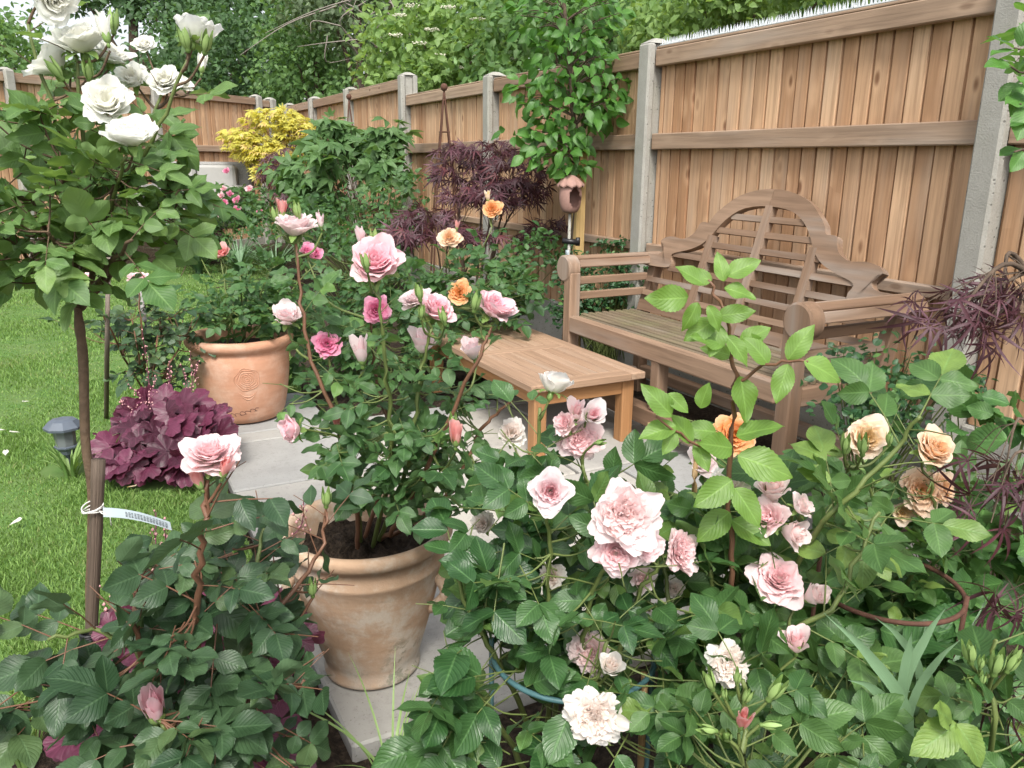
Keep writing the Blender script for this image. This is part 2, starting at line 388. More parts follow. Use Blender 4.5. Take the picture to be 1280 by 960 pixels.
def clear_view(P, X, size):
    # the photograph's flowers stand clear of the leaves: leave out leaves that would grow across a flower's face
    m = P+X*(size*.5)[:, None]-CAM; z = m@FWD
    px = 640+FOC*(m@RT)/z; py = 480-FOC*(m@UP)/z; pr = .30*size*FOC/z; k = np.ones(len(P), bool)
    for (a, b, ra, rb, d) in CLEAR:
        k &= ~((((px-a)/(ra+pr))**2+((py-b)/(rb+pr))**2 < 1) & (z < d))
    return k
def inst(mb, temps, P, X, N, size, rn=None, prune=False):
    """place leaf templates: P base points, X along, N up-ish, size per leaf"""
    P = np.atleast_2d(P); n = len(P)
    if n == 0: return
    X = nrm(np.broadcast_to(X, (n, 3))); N = np.broadcast_to(N, (n, 3))
    Y = nrm(np.cross(N, X)+1e-6); Z = np.cross(X, Y)
    size = np.broadcast_to(size, (n,)); rn = rng.random(n) if rn is None else np.broadcast_to(rn, (n,))
    if prune:
        k = clear_view(P, X, size); P, X, Y, Z, size, rn = P[k], X[k], Y[k], Z[k], size[k], rn[k]; n = len(P)
        if n == 0: return
    pick = rng.integers(0, len(temps), n)
    for k, (V, F, A) in enumerate(temps):
        i = np.where(pick == k)[0]
        if not len(i): continue
        m = len(V)
        W = P[i][:, None]+size[i][:, None, None]*(V[None, :, :1]*X[i][:, None]+V[None, :, 1:2]*Y[i][:, None]+V[None, :, 2:]*Z[i][:, None])
        mb.add(W.reshape(-1, 3), (F[None]+(np.arange(len(i))*m)[:, None, None]).reshape(-1, F.shape[1]), np.tile(A, (len(i), 1)), np.repeat(rn[i], m))

def compound(mb, smb, temps, P, D, N, size, n=5, rn=None):
    """rose leaves: n leaflets on a stalk; P base, D out, N up"""
    P = np.atleast_2d(P); M = len(P)
    if M == 0: return
    D = nrm(D); Y = nrm(np.cross(N, D)+1e-6); Z = np.cross(D, Y)
    size = np.broadcast_to(size, (M,)); rn = rng.random(M) if rn is None else np.broadcast_to(rn, (M,))
    L = size*(1.5 if n == 5 else 1.9)
    def stalk(t): return P+D*(L*t)[:, None]-Z*(L*.12*t*t)[:, None]
    inst(mb, temps, stalk(1.0), D-.25*Z+.12*rng.standard_normal((M, 3)), Z+.25*rng.standard_normal((M, 3)), size*(.95+.2*rng.random(M)), np.clip(rn+.12*rng.standard_normal(M), 0, 1), True)
    for k, t in enumerate(((.88, .48) if n == 5 else (.9, .6, .32))):
        for s in (-1, 1):
            d = D*.5+s*Y*.85-.12*Z+.14*rng.standard_normal((M, 3))
            inst(mb, temps, stalk(t), d, Z+s*.15*Y+.28*rng.standard_normal((M, 3)), size*(.9-.17*k)*(.85+.25*rng.random(M)), np.clip(rn+.12*rng.standard_normal(M), 0, 1), True)
    if smb is not None:
        for i in range(M):
            p = np.array([P[i]+D[i]*L[i]*t-Z[i]*L[i]*.12*t*t for t in (0, .5, 1)])
            tube(smb, p, size[i]*.022, size[i]*.014, 4, cap=False)

def ellipsoid_points(c, ax, n, shell=.35):
    """n points in an ellipsoid with axes ax (3 vectors), thinned in the middle; returns points and unit outward directions"""
    d = nrm(rng.standard_normal((n, 3))); q = (shell+(1-shell)*rng.random(n))**.6
    l = d*q[:, None]; P = c+l@np.asarray(ax); return P, nrm(d@nrm(np.asarray(ax)))
def vol(px, py, dep, rx, ry, rd):
    """an ellipsoid given where it stands in the survey: centre, radii in survey pixels, depth radius in metres"""
    c = at(px, py, dep); return c, np.array((RT0*rx*dep/FOC, np.array((0, 0, 1.))*ry*dep/FOC, TOCAM*rd))

# ------------------------------------------------------------------ rose flowers
def petal_rows(L, W, az, th, r0, z0, wrap, ruff, s, g, nu=9, nv=9, center=(0, 0), droop=0., notch=.05, asym=0.):
    u = np.linspace(-1, 1, nu); v = np.linspace(0, 1, nv)
    ta, tb, tc = th
    tv = ta*(1-v)*(1-2*v)+tb*4*v*(1-v)+tc*v*(2*v-1)
    tm = (tv[1:]+tv[:-1])/2; dv = L/(nv-1)
    r = r0+np.concatenate(([0], np.cumsum(np.sin(tm)*dv))); z = z0+np.concatenate(([0], np.cumsum(np.cos(tm)*dv)))
    prof = np.sin(math.pi*(.10+.74*v))**.7; prof[-1] *= .9
    vv = np.clip(v[:, None]*(1-.16*v[:, None]*u[None]**2-notch*v[:, None]**3*np.exp(-(u[None]/.25)**2)), 0, 1)
    rr = np.interp(vv, v, r); zz = np.interp(vv, v, z); tt = np.interp(vv, v, tv)
    half = W*.5*prof[:, None]*u[None]
    a = np.clip(half/np.maximum(np.abs(rr), wrap), -1.9, 1.9)
    ph = g.random(3)*6.28
    wv = ruff*vv**2*(np.sin(3.1*u[None]*1.6+ph[0])*.6+np.sin(6.5*u[None]+ph[1]+2*vv)*.4)
    rr2 = rr+wv*np.cos(tt); zz2 = zz-wv*np.sin(tt)*1.0-droop*(vv**2)
    zz2 = zz2+.10*L*(u[None]**2)*vv*np.sin(tt)*(.5+asym)      # edges cup up
    x = rr2*np.cos(az+a)+center[0]; y = rr2*np.sin(az+a)+center[1]
    V = np.stack((x, y, zz2), -1).reshape(-1, 3)
    A = np.stack((vv, np.broadcast_to(u[None], vv.shape), 0*vv), -1).reshape(-1, 3)
    return V, grid_faces(nv, nu), A
STYLE = dict(
    # n, (outer L, inner L), (outer W, inner W), outer angles, inner angles (from upright), z lift, ruffle
    cup=dict(n=46, L=(.85, .42), W=(1.0, .5), o=(80, 42, 88), i=(18, 4, -12), z=.16, ruf=.05, split=.3),
    full=dict(n=60, L=(.92, .4), W=(.98, .46), o=(85, 60, 92), i=(25, 12, -2), z=.2, ruf=.045, split=.3),
    rosette=dict(n=150, L=(.95, .40), W=(.80, .30), o=(86, 66, 94), i=(30, 14, 6), z=.24, ruf=.045, split=.25, mess=.2),
    pompon=dict(n=110, L=(.92, .5), W=(.7, .36), o=(98, 80, 112), i=(22, 18, 28), z=.22, ruf=.075, split=.2, mess=.12),
    open=dict(n=24, L=(1.0, .55), W=(1.15, .7), o=(82, 50, 84), i=(35, 15, 10), z=.1, ruf=.06, split=.45),
    loose=dict(n=22, L=(1.0, .6), W=(1.05, .7), o=(75, 40, 70), i=(25, 10, 5), z=.12, ruf=.09, split=.4),
    half=dict(n=16, L=(1.05, .85), W=(1.1, .75), o=(50, 22, 45), i=(14, 3, -6), z=.08, ruf=.05, split=.4),
    tight=dict(n=11, L=(1.1, 1.05), W=(.95, .6), o=(32, 6, 14), i=(10, 0, -12), z=.03, ruf=.03, split=.4),
)
def flower_mesh(style, seed):
    c = STYLE[style]; g = np.random.default_rng(seed*7+3); mb = MB(); n = c['n']
    for i in range(n):
        s = i/(n-1); q = np.clip((s-c['split']*.4)/(1-c['split']*.4), 0, 1)**.8
        mess = c.get('mess', .05)
        L = (c['L'][0]*(1-q)+c['L'][1]*q)*(1+.12*g.standard_normal()); W = (c['W'][0]*(1-q)+c['W'][1]*q)*(1+.1*g.standard_normal())
        th = [R(a*(1-q)+b*q+g.normal(0, 7+25*mess*q)) for a, b in zip(c['o'], c['i'])]
        az = i*2.39996+g.normal(0, .15+mess)
        r0 = .04+.02*(1-q); cen = (0, 0)
        if mess > .1 and q > .3:
            k = g.integers(0, 5); ca_ = k*1.2566+seed; rad = .30*g.random()**.6
            cen = (rad*math.cos(ca_+.5*g.standard_normal()), rad*math.sin(ca_+.5*g.standard_normal()))
        V, F, A = petal_rows(L, W, az, th, r0, c['z']*q, .34*(1-q)+.16, c['ruf'], s, g, center=cen, asym=.5*g.standard_normal())
        mb.add(V, F, A, float(np.clip(q+g.normal(0, .08), 0, 1)))
    return mb
def calyx_mesh(long=1., bud=False):
    mb = MB(); g = np.random.default_rng(5)
    lathe(mb, [(.001, -.30), (.06, -.29), (.115, -.2), (.12, -.1), (.10, .0), (.06, .02)], sides=10, r=.4)
    for k in range(5):
        az = k*1.2566+.3
        th = [R(65), R(85+20*g.random()), R(120+30*g.random())] if not bud else [R(60), R(12), R(8+10*g.random())]
        V, F, A = petal_rows(.62*long if not bud else .75, .26 if not bud else .34, az, th, .07, 0, .12, .03, .5, g, nu=5, nv=6, notch=-.35)
        mb.add(V, F, A, .3+.4*g.random())
    return mb
def bud_mesh():
    mb = MB()
    lathe(mb, [(.001, -.32), (.10, -.31), (.17, -.2), (.15, -.05), (.19, .08), (.26, .3), (.24, .5), (.15, .72), (.05, .9), (.001, .97)], sides=12, r=.5)
    g = np.random.default_rng(9)
    for k in range(5):
        V, F, A = petal_rows(1.05+.3*g.random(), .34, k*1.2566, [R(42), R(0), R(-8+14*g.random())], .15, -.05, .2, .02, .5, g, nu=5, nv=6, notch=-.5)
        mb.add(V, F, A, .2+.6*g.random())
    return mb
_cache = {}
def basis_z(face):
    z = nrm(np.asarray(face, float)); x = nrm(np.cross((.3, .9, .2), z)); y = np.cross(z, x); return x, y, z
def cam_dir(f): return nrm(f[0]*RT0+f[1]*np.array((0, 0, 1.))+f[2]*TOCAM)
CAL = {}
BL = []
SCALE = dict(cup=.83, full=.95, rosette=1.05, pompon=1.0, open=.95, loose=.85, half=.55, tight=.36, bud=.36)
def bloom(parent, base, px, py, dep, dia, style, mat, face=(0, .6, .6), label=None, seed=None, calyx=True, calmat=None):
    """a flower as a part of its plant; dia in survey pixels at its depth; returns the foot of the flower and its direction"""
    seed = int(rng.integers(0, 7)) if seed is None else seed
    BL.append((round(px), round(py), round(dia*.5), round(dia*.5), round(dep-.01, 2))); rad = dia*.5*dep/FOC; sc = rad/SCALE[style]
    f = cam_dir(face); c = at(px, py, dep); org = c-f*(.32*sc if style in ('cup', 'full', 'rosette', 'pompon', 'open', 'loose') else .5*sc)
    name = 'bud' if style in ('bud', 'tight') else 'bloom'
    x, y, z = basis_z(f); sp_ = rng.random()*6.28
    x, y = x*math.cos(sp_)+y*math.sin(sp_), y*math.cos(sp_)-x*math.sin(sp_)
    M = Matrix(((x[0], y[0], z[0], org[0]-base[0]), (x[1], y[1], z[1], org[1]-base[1]), (x[2], y[2], z[2], org[2]-base[2]), (0, 0, 0, 1))) @ Matrix.Scale(sc, 4)
    key = (style, seed, mat.name)
    if key not in _cache:
        o = (bud_mesh() if style == 'bud' else flower_mesh(style, seed)).build(name, mat, parent)
        _cache[key] = o.data
    else:
        o = bpy.data.objects.new(name, _cache[key]); COL.objects.link(o); o.parent = parent
    o.matrix_local = M
    if label: o['label'] = label
    if calyx and style != 'bud':
        ck = ('cal', style == 'tight' or style == 'half', (calmat or CAL['m']).name)
        if ck not in _cache: 
            c_ = calyx_mesh(bud=ck[1]).build('calyx', calmat or CAL['m'], o); _cache[ck] = c_.data
        else:
            c_ = bpy.data.objects.new('calyx', _cache[ck]); COL.objects.link(c_); c_.parent = o
        if style == 'tight': c_.scale = (.62, .62, .62)
        if style == 'half': c_.scale = (.8, .8, .8)
    return org-f*.29*sc, f

# ------------------------------------------------------------------ plants
def to_world(path): return np.array([at(*p) if len(p) == 3 else p[0] for p in path])
class Plant:
    def __init__(s, name, label, cat, base, canemat, leafmat, temps=T_ROSE, leaf=.06, group=None, nl=5):
        s.base = np.asarray(base, float); s.root = thing(name, label, cat, s.base, 0, group)
        s.cm, s.lm, s.temps, s.leaf, s.nl = canemat, leafmat, temps, leaf, nl
        s.lmb, s.tmb, s.paths, s.dens = MB(), MB(), [], 1.0
    def cane(s, path, r0=.006, r1=.003, leaves=0, t0=.25, size=None, name='cane', n=20, sides=7, wob=.006, mat=None, rn=None, out=.9, up=.45):
        """path: survey points (px, py, depth), or (xyz,) tuples"""
        P = smooth_path(to_world(path), n); P[1:-1] += wob*rng.standard_normal((len(P)-2, 3))*.4
        mb = MB(); tube(mb, P, r0, r1, sides); mb.build(name, mat or s.cm, s.root, s.base)
        s.paths.append(P)
        if leaves: s.leaves_on(P, leaves, t0, size, rn, out, up)
        return P
    def leaves_on(s, P, k, t0=.25, size=None, rn=None, out=.9, up=.45, n=None):
        t = np.linspace(t0, .97, k); idx = t*(len(P)-1); i = np.minimum(idx.astype(int), len(P)-2)
        B = P[i]+(P[i+1]-P[i])*(idx-i)[:, None]
        T = nrm(P[i+1]-P[i]); a = np.arange(k)*2.4+rng.random()*6
        e1 = nrm(np.cross(T, (.3, .5, .8))); e2 = np.cross(T, e1)
        D = nrm((e1*np.cos(a)[:, None]+e2*np.sin(a)[:, None])*out+T*.55+np.array((0, 0, .1)))
        N = nrm(np.array((0, 0, 1.))+.35*TOCAM+.35*D*up+.25*rng.standard_normal((k, 3)))
        sz = (size or s.leaf)*(.75+.4*rng.random(k))
        compound(s.lmb, s.tmb, s.temps, B, D, N, sz, n or s.nl, rn)
    def fill(s, px, py, dep, rx, ry, rd, n, size=None, twigs=True, cam=.3, shell=.35, rn=None, droop=.0):
        """compound leaves on side shoots through a part of the bush"""
        n = max(2, int(n*s.dens)); c, ax = vol(px, py, dep, rx, ry, rd)
        P, D = ellipsoid_points(c, ax, n, shell)
        P = P[P[:, 2] > .03]; D = D[:len(P)]; n = len(P)
        if twigs:
            foot = c-np.array((0, 0, 1.))*.8*ry*dep/FOC
            near = None
            if s.paths:
                A = np.vstack(s.paths)
            for p, d in zip(P, D):
                if s.paths:
                    q = A[A[:, 2] < p[2]+.02]
                    if not len(q): q = A
                    dd = np.linalg.norm(q-p, axis=1); f = q[np.argmin(dd)]
                    if dd.min() < .01: continue
                else: f = foot
                mid = (p+f)/2+np.array((0, 0, -.12))*np.linalg.norm(p-f)
                tube(s.tmb, smooth_path((f, mid, p), 6), .0022, .0013, 4, cap=False)
        D = nrm(D*np.array((1, 1, .45))+.35*rng.standard_normal((n, 3))-np.array((0, 0, droop)))
        N = nrm(np.array((0, 0, 1.))+cam*TOCAM+.35*D+.3*rng.standard_normal((n, 3)))
        compound(s.lmb, s.tmb, s.temps, P-D*(size or s.leaf)*.8, D, N, (size or s.leaf)*(.65+.55*rng.random(n)), s.nl, rn)
    def simple(s, P, D, N, size, temps=None, rn=None):
        inst(s.lmb, temps or s.temps, P, D, N, size, rn)
    def bloom(s, *a, stem=None, stem_r=.0026, **k):
        foot, f = bloom(s.root, s.base, *a, **k)
        A = np.vstack(s.paths) if s.paths else s.base[None]
        if stem == 'cane': return foot
        if stem is not None: tgt = at(*stem)
        else:
            q = A[A[:, 2] < foot[2]-.03] if np.any(A[:, 2] < foot[2]-.03) else A
            tgt = q[np.argmin(np.linalg.norm(q-foot, axis=1)+.6*np.abs(np.linalg.norm(q-foot, axis=1)-.12))]
        L = np.linalg.norm(foot-tgt)
        P = smooth_path((tgt, tgt*.45+foot*.55-f*.22*L, foot), 10)
        tube(s.tmb, P, stem_r*1.2, stem_r*.8, 6, cap=False); return foot
    def done(s, tw='twig'):
        if s.lmb.n: s.lmb.build('foliage', s.lm, s.root, s.base)
        if s.tmb.n: s.tmb.build(tw, s.cm, s.root, s.base)
        return s.root

def tree(name, label, base, blobs, n, leaf, lm, bm, temps=T_FAR, r0=.12, cat='tree', clump=.28, up=.6, trunk_top=None, group=None, limbs=True):
    """blobs: survey ellipsoids (px, py, depth, rx, ry, rd)"""
    base = np.asarray(base, float); root = thing(name, label, cat, base, 0, group)
    mb = MB(); E = [vol(*b) for b in blobs]; tot = sum(b[3]*b[4] for b in blobs)
    cen = np.mean([e[0] for e in E], axis=0); top = trunk_top if trunk_top is not None else cen
    tr = MB(); P = smooth_path((base, base*.5+top*.5+.04*rng.standard_normal(3), top), 12); tube(tr, P, r0, r0*.4, 9)
    for e, b in zip(E, blobs):
        k = int(n*b[3]*b[4]/tot); c, ax = e
        if limbs:
            f = P[int(len(P)*.55)]; tube(tr, smooth_path((f, (f+c)/2+np.array((0, 0, .1)), c), 10), r0*.4, r0*.12, 6)
        ncl = max(6, k//28); cp_, cd = ellipsoid_points(c, ax, ncl, .3)
        sz = np.linalg.norm(ax, axis=1).mean()
        which = rng.integers(0, ncl, k)
        pos = cp_[which]+rng.standard_normal((k, 3))*sz*clump*np.array((1, 1, .6))
        D = nrm(cd[which]*.7+rng.standard_normal((k, 3))*.7+np.array((0, 0, -.25)))
        N = nrm(np.array((0, 0, up))+.3*TOCAM+cd[which]*.3+.5*rng.standard_normal((k, 3)))
        cl = rng.random(ncl)
        inst(mb, temps, pos, D, N, leaf*(.65+.6*rng.random(k)), np.clip(cl[which]*.55+.45*rng.random(k), 0, 1))
    tr.build('trunk', bm, root, base); mb.build('crown', lm, root, base)
    return root

def strap_clump(name, label, base, n, length, width, mat, cat='grass plant', spread=.5, lean=(0, 0, 0), group=None):
    base = np.asarray(base, float); mb = MB()
    for i in range(n):
        a = rng.random()*6.28; L = length*(.5+.6*rng.random()); sp_ = spread*(.3+.9*rng.random())
        d = np.array((math.cos(a), math.sin(a), 0)); t = np.linspace(0, 1, 9)
        P = base+.03*rng.random()*d+d*(L*sp_*t**1.6)[:, None]+np.array((0, 0, 1))*(L*(t-.38*sp_*t**2.4))[:, None]+np.asarray(lean)*(L*t**1.5)[:, None]
        side = nrm(np.cross(d, (0, 0, 1))); w = width*(.6+.5*rng.random())*np.maximum(np.sin(np.pi*(.25+.74*t)), .05)
        W = np.stack((P-side*w[:, None], P+np.array((0, 0, -1))*w[:, None]*.35, P+side*w[:, None]), 1)
        A = np.stack(np.broadcast_arrays(t[:, None], np.array((-1, 0, 1.))[None], 0*t[:, None]), -1)
        mb.add(W.reshape(-1, 3), grid_faces(9, 3), A.reshape(-1, 3), float(rng.random()))
    o = mb.build(name, mat, None, base); return tag(o, label, cat, group)
# ================================================================== world, light, camera
cam = bpy.data.cameras.new('camera'); co = bpy.data.objects.new('camera', cam); COL.objects.link(co)
cam.sensor_width = 36; cam.lens = 36*FOC/1280; cam.clip_start = .02; cam.clip_end = 400
co.matrix_world = Matrix(((RT[0], UP[0], -FWD[0], 0), (RT[1], UP[1], -FWD[1], 0), (RT[2], UP[2], -FWD[2], CAMH), (0, 0, 0, 1)))
S.camera = co
W = bpy.data.worlds.new('World'); S.world = W; W.use_nodes = True
nt = W.node_tree; bg = nt.nodes['Background']; sky = nt.nodes.new('ShaderNodeTexSky'); sky.sky_type = 'NISHITA'; sky.sun_disc = False
SUN_EL, SUN_AZ = R(52), R(205)      # compass-like azimuth, measured from +Y towards +X
sky.sun_elevation = SUN_EL; sky.sun_rotation = SUN_AZ; sky.dust_density = 4.0; sky.air_density = 1.0; sky.ozone_density = 1.0
hs = nt.nodes.new('ShaderNodeHueSaturation'); hs.inputs['Saturation'].default_value = .28
nt.links.new(sky.outputs[0], hs.inputs['Color']); nt.links.new(hs.outputs[0], bg.inputs[0]); bg.inputs[1].default_value = .135
sl = bpy.data.lights.new('sun', 'SUN'); sl.energy = 1.5; sl.angle = R(15); sl.color = (1, .95, .87)
so = bpy.data.objects.new('sun', sl); COL.objects.link(so)
sd = Vector((math.sin(SUN_AZ)*math.cos(SUN_EL), math.cos(SUN_AZ)*math.cos(SUN_EL), math.sin(SUN_EL)))
so.rotation_euler = sd.to_track_quat('Z', 'Y').to_euler(); so.location = (0, 0, 30)
S.view_settings.view_transform = 'Standard'; S.view_settings.look = 'None'; S.view_settings.gamma = 1; S.view_settings.exposure = 1.14
S.render.engine = 'CYCLES'; S.cycles.max_bounces = 7; S.cycles.diffuse_bounces = 3; S.cycles.glossy_bounces = 2; S.cycles.transmission_bounces = 4; S.cycles.transparent_max_bounces = 4
S.cycles.use_denoising = True; S.cycles.caustics_reflective = False; S.cycles.caustics_refractive = False

# ================================================================== materials
M = {}
M['conc'] = concrete_mat(); M['soil'] = soil_mat(); M['stone'] = stone_mat()
M['fence'] = wood_mat('fence_boards', (.385, .212, .112), (.61, .40, .245), grey=(.50, .405, .31), greyamt=.45, knots=.95)
M['rail'] = wood_mat('fence_rails', (.28, .187, .125), (.41, .295, .207), grey=(.38, .325, .275), greyamt=.6, knots=.8)
M['teak'] = wood_mat('weathered_teak', (.195, .12, .076), (.32, .215, .145), grey=(.33, .288, .25), greyamt=.8, knots=.0, fine=.6)
M['teakseat'] = wood_mat('seat_teak', (.14, .105, .068), (.21, .16, .105), grey=(.24, .215, .18), greyamt=.6, knots=0, fine=.35, algae=(.16, .15, .075))
M['table'] = wood_mat('table_top_teak', (.32, .205, .132), (.39, .26, .175), grey=(.36, .295, .235), greyamt=.55, knots=0, rough=.65)
M['tableleg'] = wood_mat('table_leg_teak', (.36, .18, .075), (.42, .22, .10), grey=(.34, .22, .13), greyamt=.3, knots=0, rough=.6)
M['terra'] = terracotta_mat('terracotta', (.47, .235, .145), (.57, .32, .21), (.62, .44, .34), .5)
M['clay'] = terracotta_mat('aged_clay', (.40, .26, .165), (.50, .35, .24), (.56, .50, .42), .85, moss=(.12, .13, .085))
M['stake'] = wood_mat('old_stake', (.11, .08, .058), (.17, .13, .10), grey=(.36, .33, .29), greyamt=.9, knots=.0, fine=4.5, bmp=1.0)
M['bamboo'] = plain_mat('bamboo', (.36, .24, .11), .55, var=.4, scale=30)
M['rust'] = plain_mat('rusty_iron', (.11, .05, .032), .85, var=.5, scale=60, bumps=.3)
M['greenmetal'] = plain_mat('blue_green_coated_wire', (.07, .16, .17), .4, var=.4, scale=30)
M['bark'] = plain_mat('bark', (.12, .085, .06), .9, var=.7, scale=25, bumps=.8)
M['rosebark'] = plain_mat('rose_wood', (.13, .085, .05), .75, var=.6, scale=50, bumps=.6)
M['cane'] = plain_mat('green_cane', (.13, .17, .05), .5, var=.35, scale=25)
M['redcane'] = plain_mat('red_brown_cane', (.17, .085, .05), .5, var=.35, scale=25)
M['calyx'] = leaf_mat('calyx_green', (.13, .22, .05), (.22, .34, .10), rough=.5, trans=.2, vein=.15); CAL['m'] = M['calyx']
M['bud'] = leaf_mat('bud_green', (.11, .20, .045), (.20, .30, .09), rough=.5, trans=.12, vein=.1)
M['lf_white'] = leaf_mat('leaf_mid_green', (.062, .145, .040), (.15, .25, .078), rough=.48, trans=.32, vein=.4, c2=(.18, .29, .08))
M['lf_pot'] = leaf_mat('leaf_deep_green', (.032, .088, .026), (.085, .17, .055), rough=.44, trans=.25, vein=.45, c2=(.13, .24, .06))
M['lf_dark'] = leaf_mat('leaf_dark_green', (.023, .057, .024), (.06, .115, .048), rough=.42, trans=.18, vein=.35, c2=(.08, .135, .05))
M['lf_gloss'] = leaf_mat('leaf_glossy_green', (.022, .070, .020), (.066, .146, .042), rough=.34, trans=.22, vein=.5, c2=(.12, .21, .05))
M['lf_lime'] = leaf_mat('leaf_young_lime', (.10, .20, .03), (.19, .33, .07), rough=.42, trans=.38, vein=.35)
M['lf_right'] = leaf_mat('leaf_right_green', (.034, .093, .024), (.094, .184, .05), rough=.44, trans=.28, vein=.4, c2=(.18, .28, .06))
M['lf_small'] = leaf_mat('leaf_small_green', (.022, .075, .026), (.05, .13, .045), rough=.4, trans=.2, vein=.2, c2=(.12, .24, .06))
M['lf_border'] = leaf_mat('leaf_border_green', (.03, .085, .026), (.085, .18, .055), rough=.5, trans=.3, vein=.2)
M['lf_oak'] = leaf_mat('leaf_lobed_green', (.055, .125, .036), (.12, .22, .075), rough=.55, trans=.3, vein=.2)
M['lf_pear'] = leaf_mat('leaf_pear_green', (.045, .13, .022), (.10, .24, .045), rough=.42, trans=.32, vein=.3)
M['lf_gold'] = leaf_mat('leaf_gold', (.38, .38, .06), (.62, .57, .15), rough=.5, trans=.3, vein=.1, c2=(.62, .44, .2))
M['lf_acer'] = leaf_mat('leaf_purple_acer', (.04, .014, .02), (.105, .036, .05), rough=.45, trans=.22, vein=.3, back=(.13, .06, .078), c2=(.12, .03, .035))
M['lf_heuch'] = leaf_mat('leaf_heuchera', (.045, .009, .02), (.14, .03, .066), rough=.42, trans=.2, vein=.45, back=(.2, .06, .12), nveins=3)
M['lf_strap'] = leaf_mat('leaf_strap', (.075, .16, .04), (.18, .28, .085), rough=.45, trans=.25, vein=.1, c2=(.42, .33, .12), nveins=1)
M['lf_strap2'] = leaf_mat('leaf_strap_blue', (.05, .11, .055), (.12, .21, .11), rough=.5, trans=.2, vein=.1, nveins=1)
M['lf_hydr'] = leaf_mat('leaf_hydrangea', (.035, .11, .03), (.09, .20, .05), rough=.45, trans=.22, vein=.5)
M['tr_dark'] = leaf_mat('crown_dark', (.026, .070, .024), (.082, .165, .055), rough=.55, trans=.28, vein=.1)
M['tr_mid'] = leaf_mat('crown_mid', (.05, .12, .03), (.14, .255, .075), rough=.55, trans=.32, vein=.1)
M['tr_light'] = leaf_mat('crown_light', (.09, .18, .038), (.22, .34, .10), rough=.55, trans=.34, vein=.1)
M['tr_grey'] = leaf_mat('crown_grey', (.055, .095, .04), (.14, .20, .095), rough=.6, trans=.25, vein=.1)
M['grass'] = leaf_mat('grass_blades', (.075, .155, .028), (.16, .265, .065), rough=.6, trans=.3, vein=.03, c2=(.30, .33, .14), nveins=1, spec=.2)
M['lawn'] = plain_mat('lawn_base', (.07, .15, .028), .9, scale=6, col2=(.10, .16, .045), bumps=.4)
M['p_white'] = petal_mat('petal_white', (0.95, 0.95, 0.91), (0.95, 0.94, 0.85), (0.93, 0.94, 0.8))
M['p_pink'] = petal_mat('petal_pink', (0.96, 0.73, 0.76), (0.95, 0.52, 0.6), (0.96, 0.84, 0.79))
M['p_pale'] = petal_mat('petal_pale_pink', (0.96, 0.84, 0.84), (0.95, 0.73, 0.75), (0.96, 0.9, 0.84))
M['p_deep'] = petal_mat('petal_deep_pink', (0.86, 0.4, 0.56), (0.82, 0.22, 0.42), (0.86, 0.5, 0.58))
M['p_blush'] = petal_mat('petal_blush', (.97, .86, .86), (.96, .73, .71), (.97, .88, .79))
M['p_shell'] = petal_mat('petal_shell', (.97, .80, .81), (.96, .65, .67), (.97, .85, .75))
M['p_cream'] = petal_mat('petal_cream_pink', (0.96, 0.93, 0.89), (0.96, 0.84, 0.77), (0.96, 0.91, 0.82))
M['p_whitepink'] = petal_mat('petal_white_pink_heart', (0.91, 0.87, 0.87), (0.89, 0.5, 0.54), (0.91, 0.82, 0.78))
M['p_apricot'] = petal_mat('petal_apricot', (0.93, 0.74, 0.58), (0.92, 0.6, 0.32), (0.93, 0.72, 0.3))
M['p_orange'] = petal_mat('petal_orange', (0.9, 0.55, 0.28), (0.89, 0.42, 0.12), (0.91, 0.62, 0.16))
M['p_yellow'] = petal_mat('petal_yellow_pink', (0.93, 0.78, 0.66), (0.93, 0.72, 0.36), (0.93, 0.74, 0.16))
M['p_coral'] = petal_mat('petal_coral', (0.88, 0.5, 0.47), (0.85, 0.36, 0.34), (0.88, 0.62, 0.42))
M['umbel'] = plain_mat('elder_blossom', (.72, .70, .56), .8, var=.15)
M['spike'] = plain_mat('clear_plastic', (.80, .84, .86), .25, var=.05, trans=.35)
M['feeder'] = plain_mat('pink_clay', (.34, .2, .165), .7, var=.3, scale=40)
M['dark'] = plain_mat('dark_inside', (.02, .017, .015), .9)
M['blackp'] = plain_mat('black_plastic', (.015, .015, .017), .4)
M['post'] = wood_mat('new_post', (.44, .29, .11), (.52, .36, .16), grey=(.4, .3, .16), greyamt=.2, knots=.5)
M['rattan'] = plain_mat('grey_rattan', (.27, .265, .25), .7, var=.5, scale=70, bumps=.6)
M['cush'] = plain_mat('grey_cushion', (.34, .335, .32), .9, var=.1)
M['lantern'] = plain_mat('grey_lantern', (.10, .12, .15), .45, var=.25)
M['tagm'] = plain_mat('pale_blue_label', (.46, .54, .58), .5, var=.08)
M['ink'] = plain_mat('printed_ink', (.06, .06, .07), .6)
M['string'] = plain_mat('white_string', (.75, .74, .7), .8)
M['hfl'] = plain_mat('heuchera_flower', (.62, .33, .33), .7, var=.3, scale=90)
M['glassm'] = plain_mat('cloudy_lens', (.14, .155, .16), .3)

# ================================================================== ground
def sheet(name, poly, z, mat, kind='structure'):
    mb = MB(); P = np.c_[np.asarray(poly, float), np.full(len(poly), z)]; mb.add(P, [np.arange(len(P))[None]])
    return tag(mb.build(name, mat), kind=kind)
sheet('ground', [(-60, -60), (60, -60), (60, 60), (-60, 60)], -.035, M['soil'])
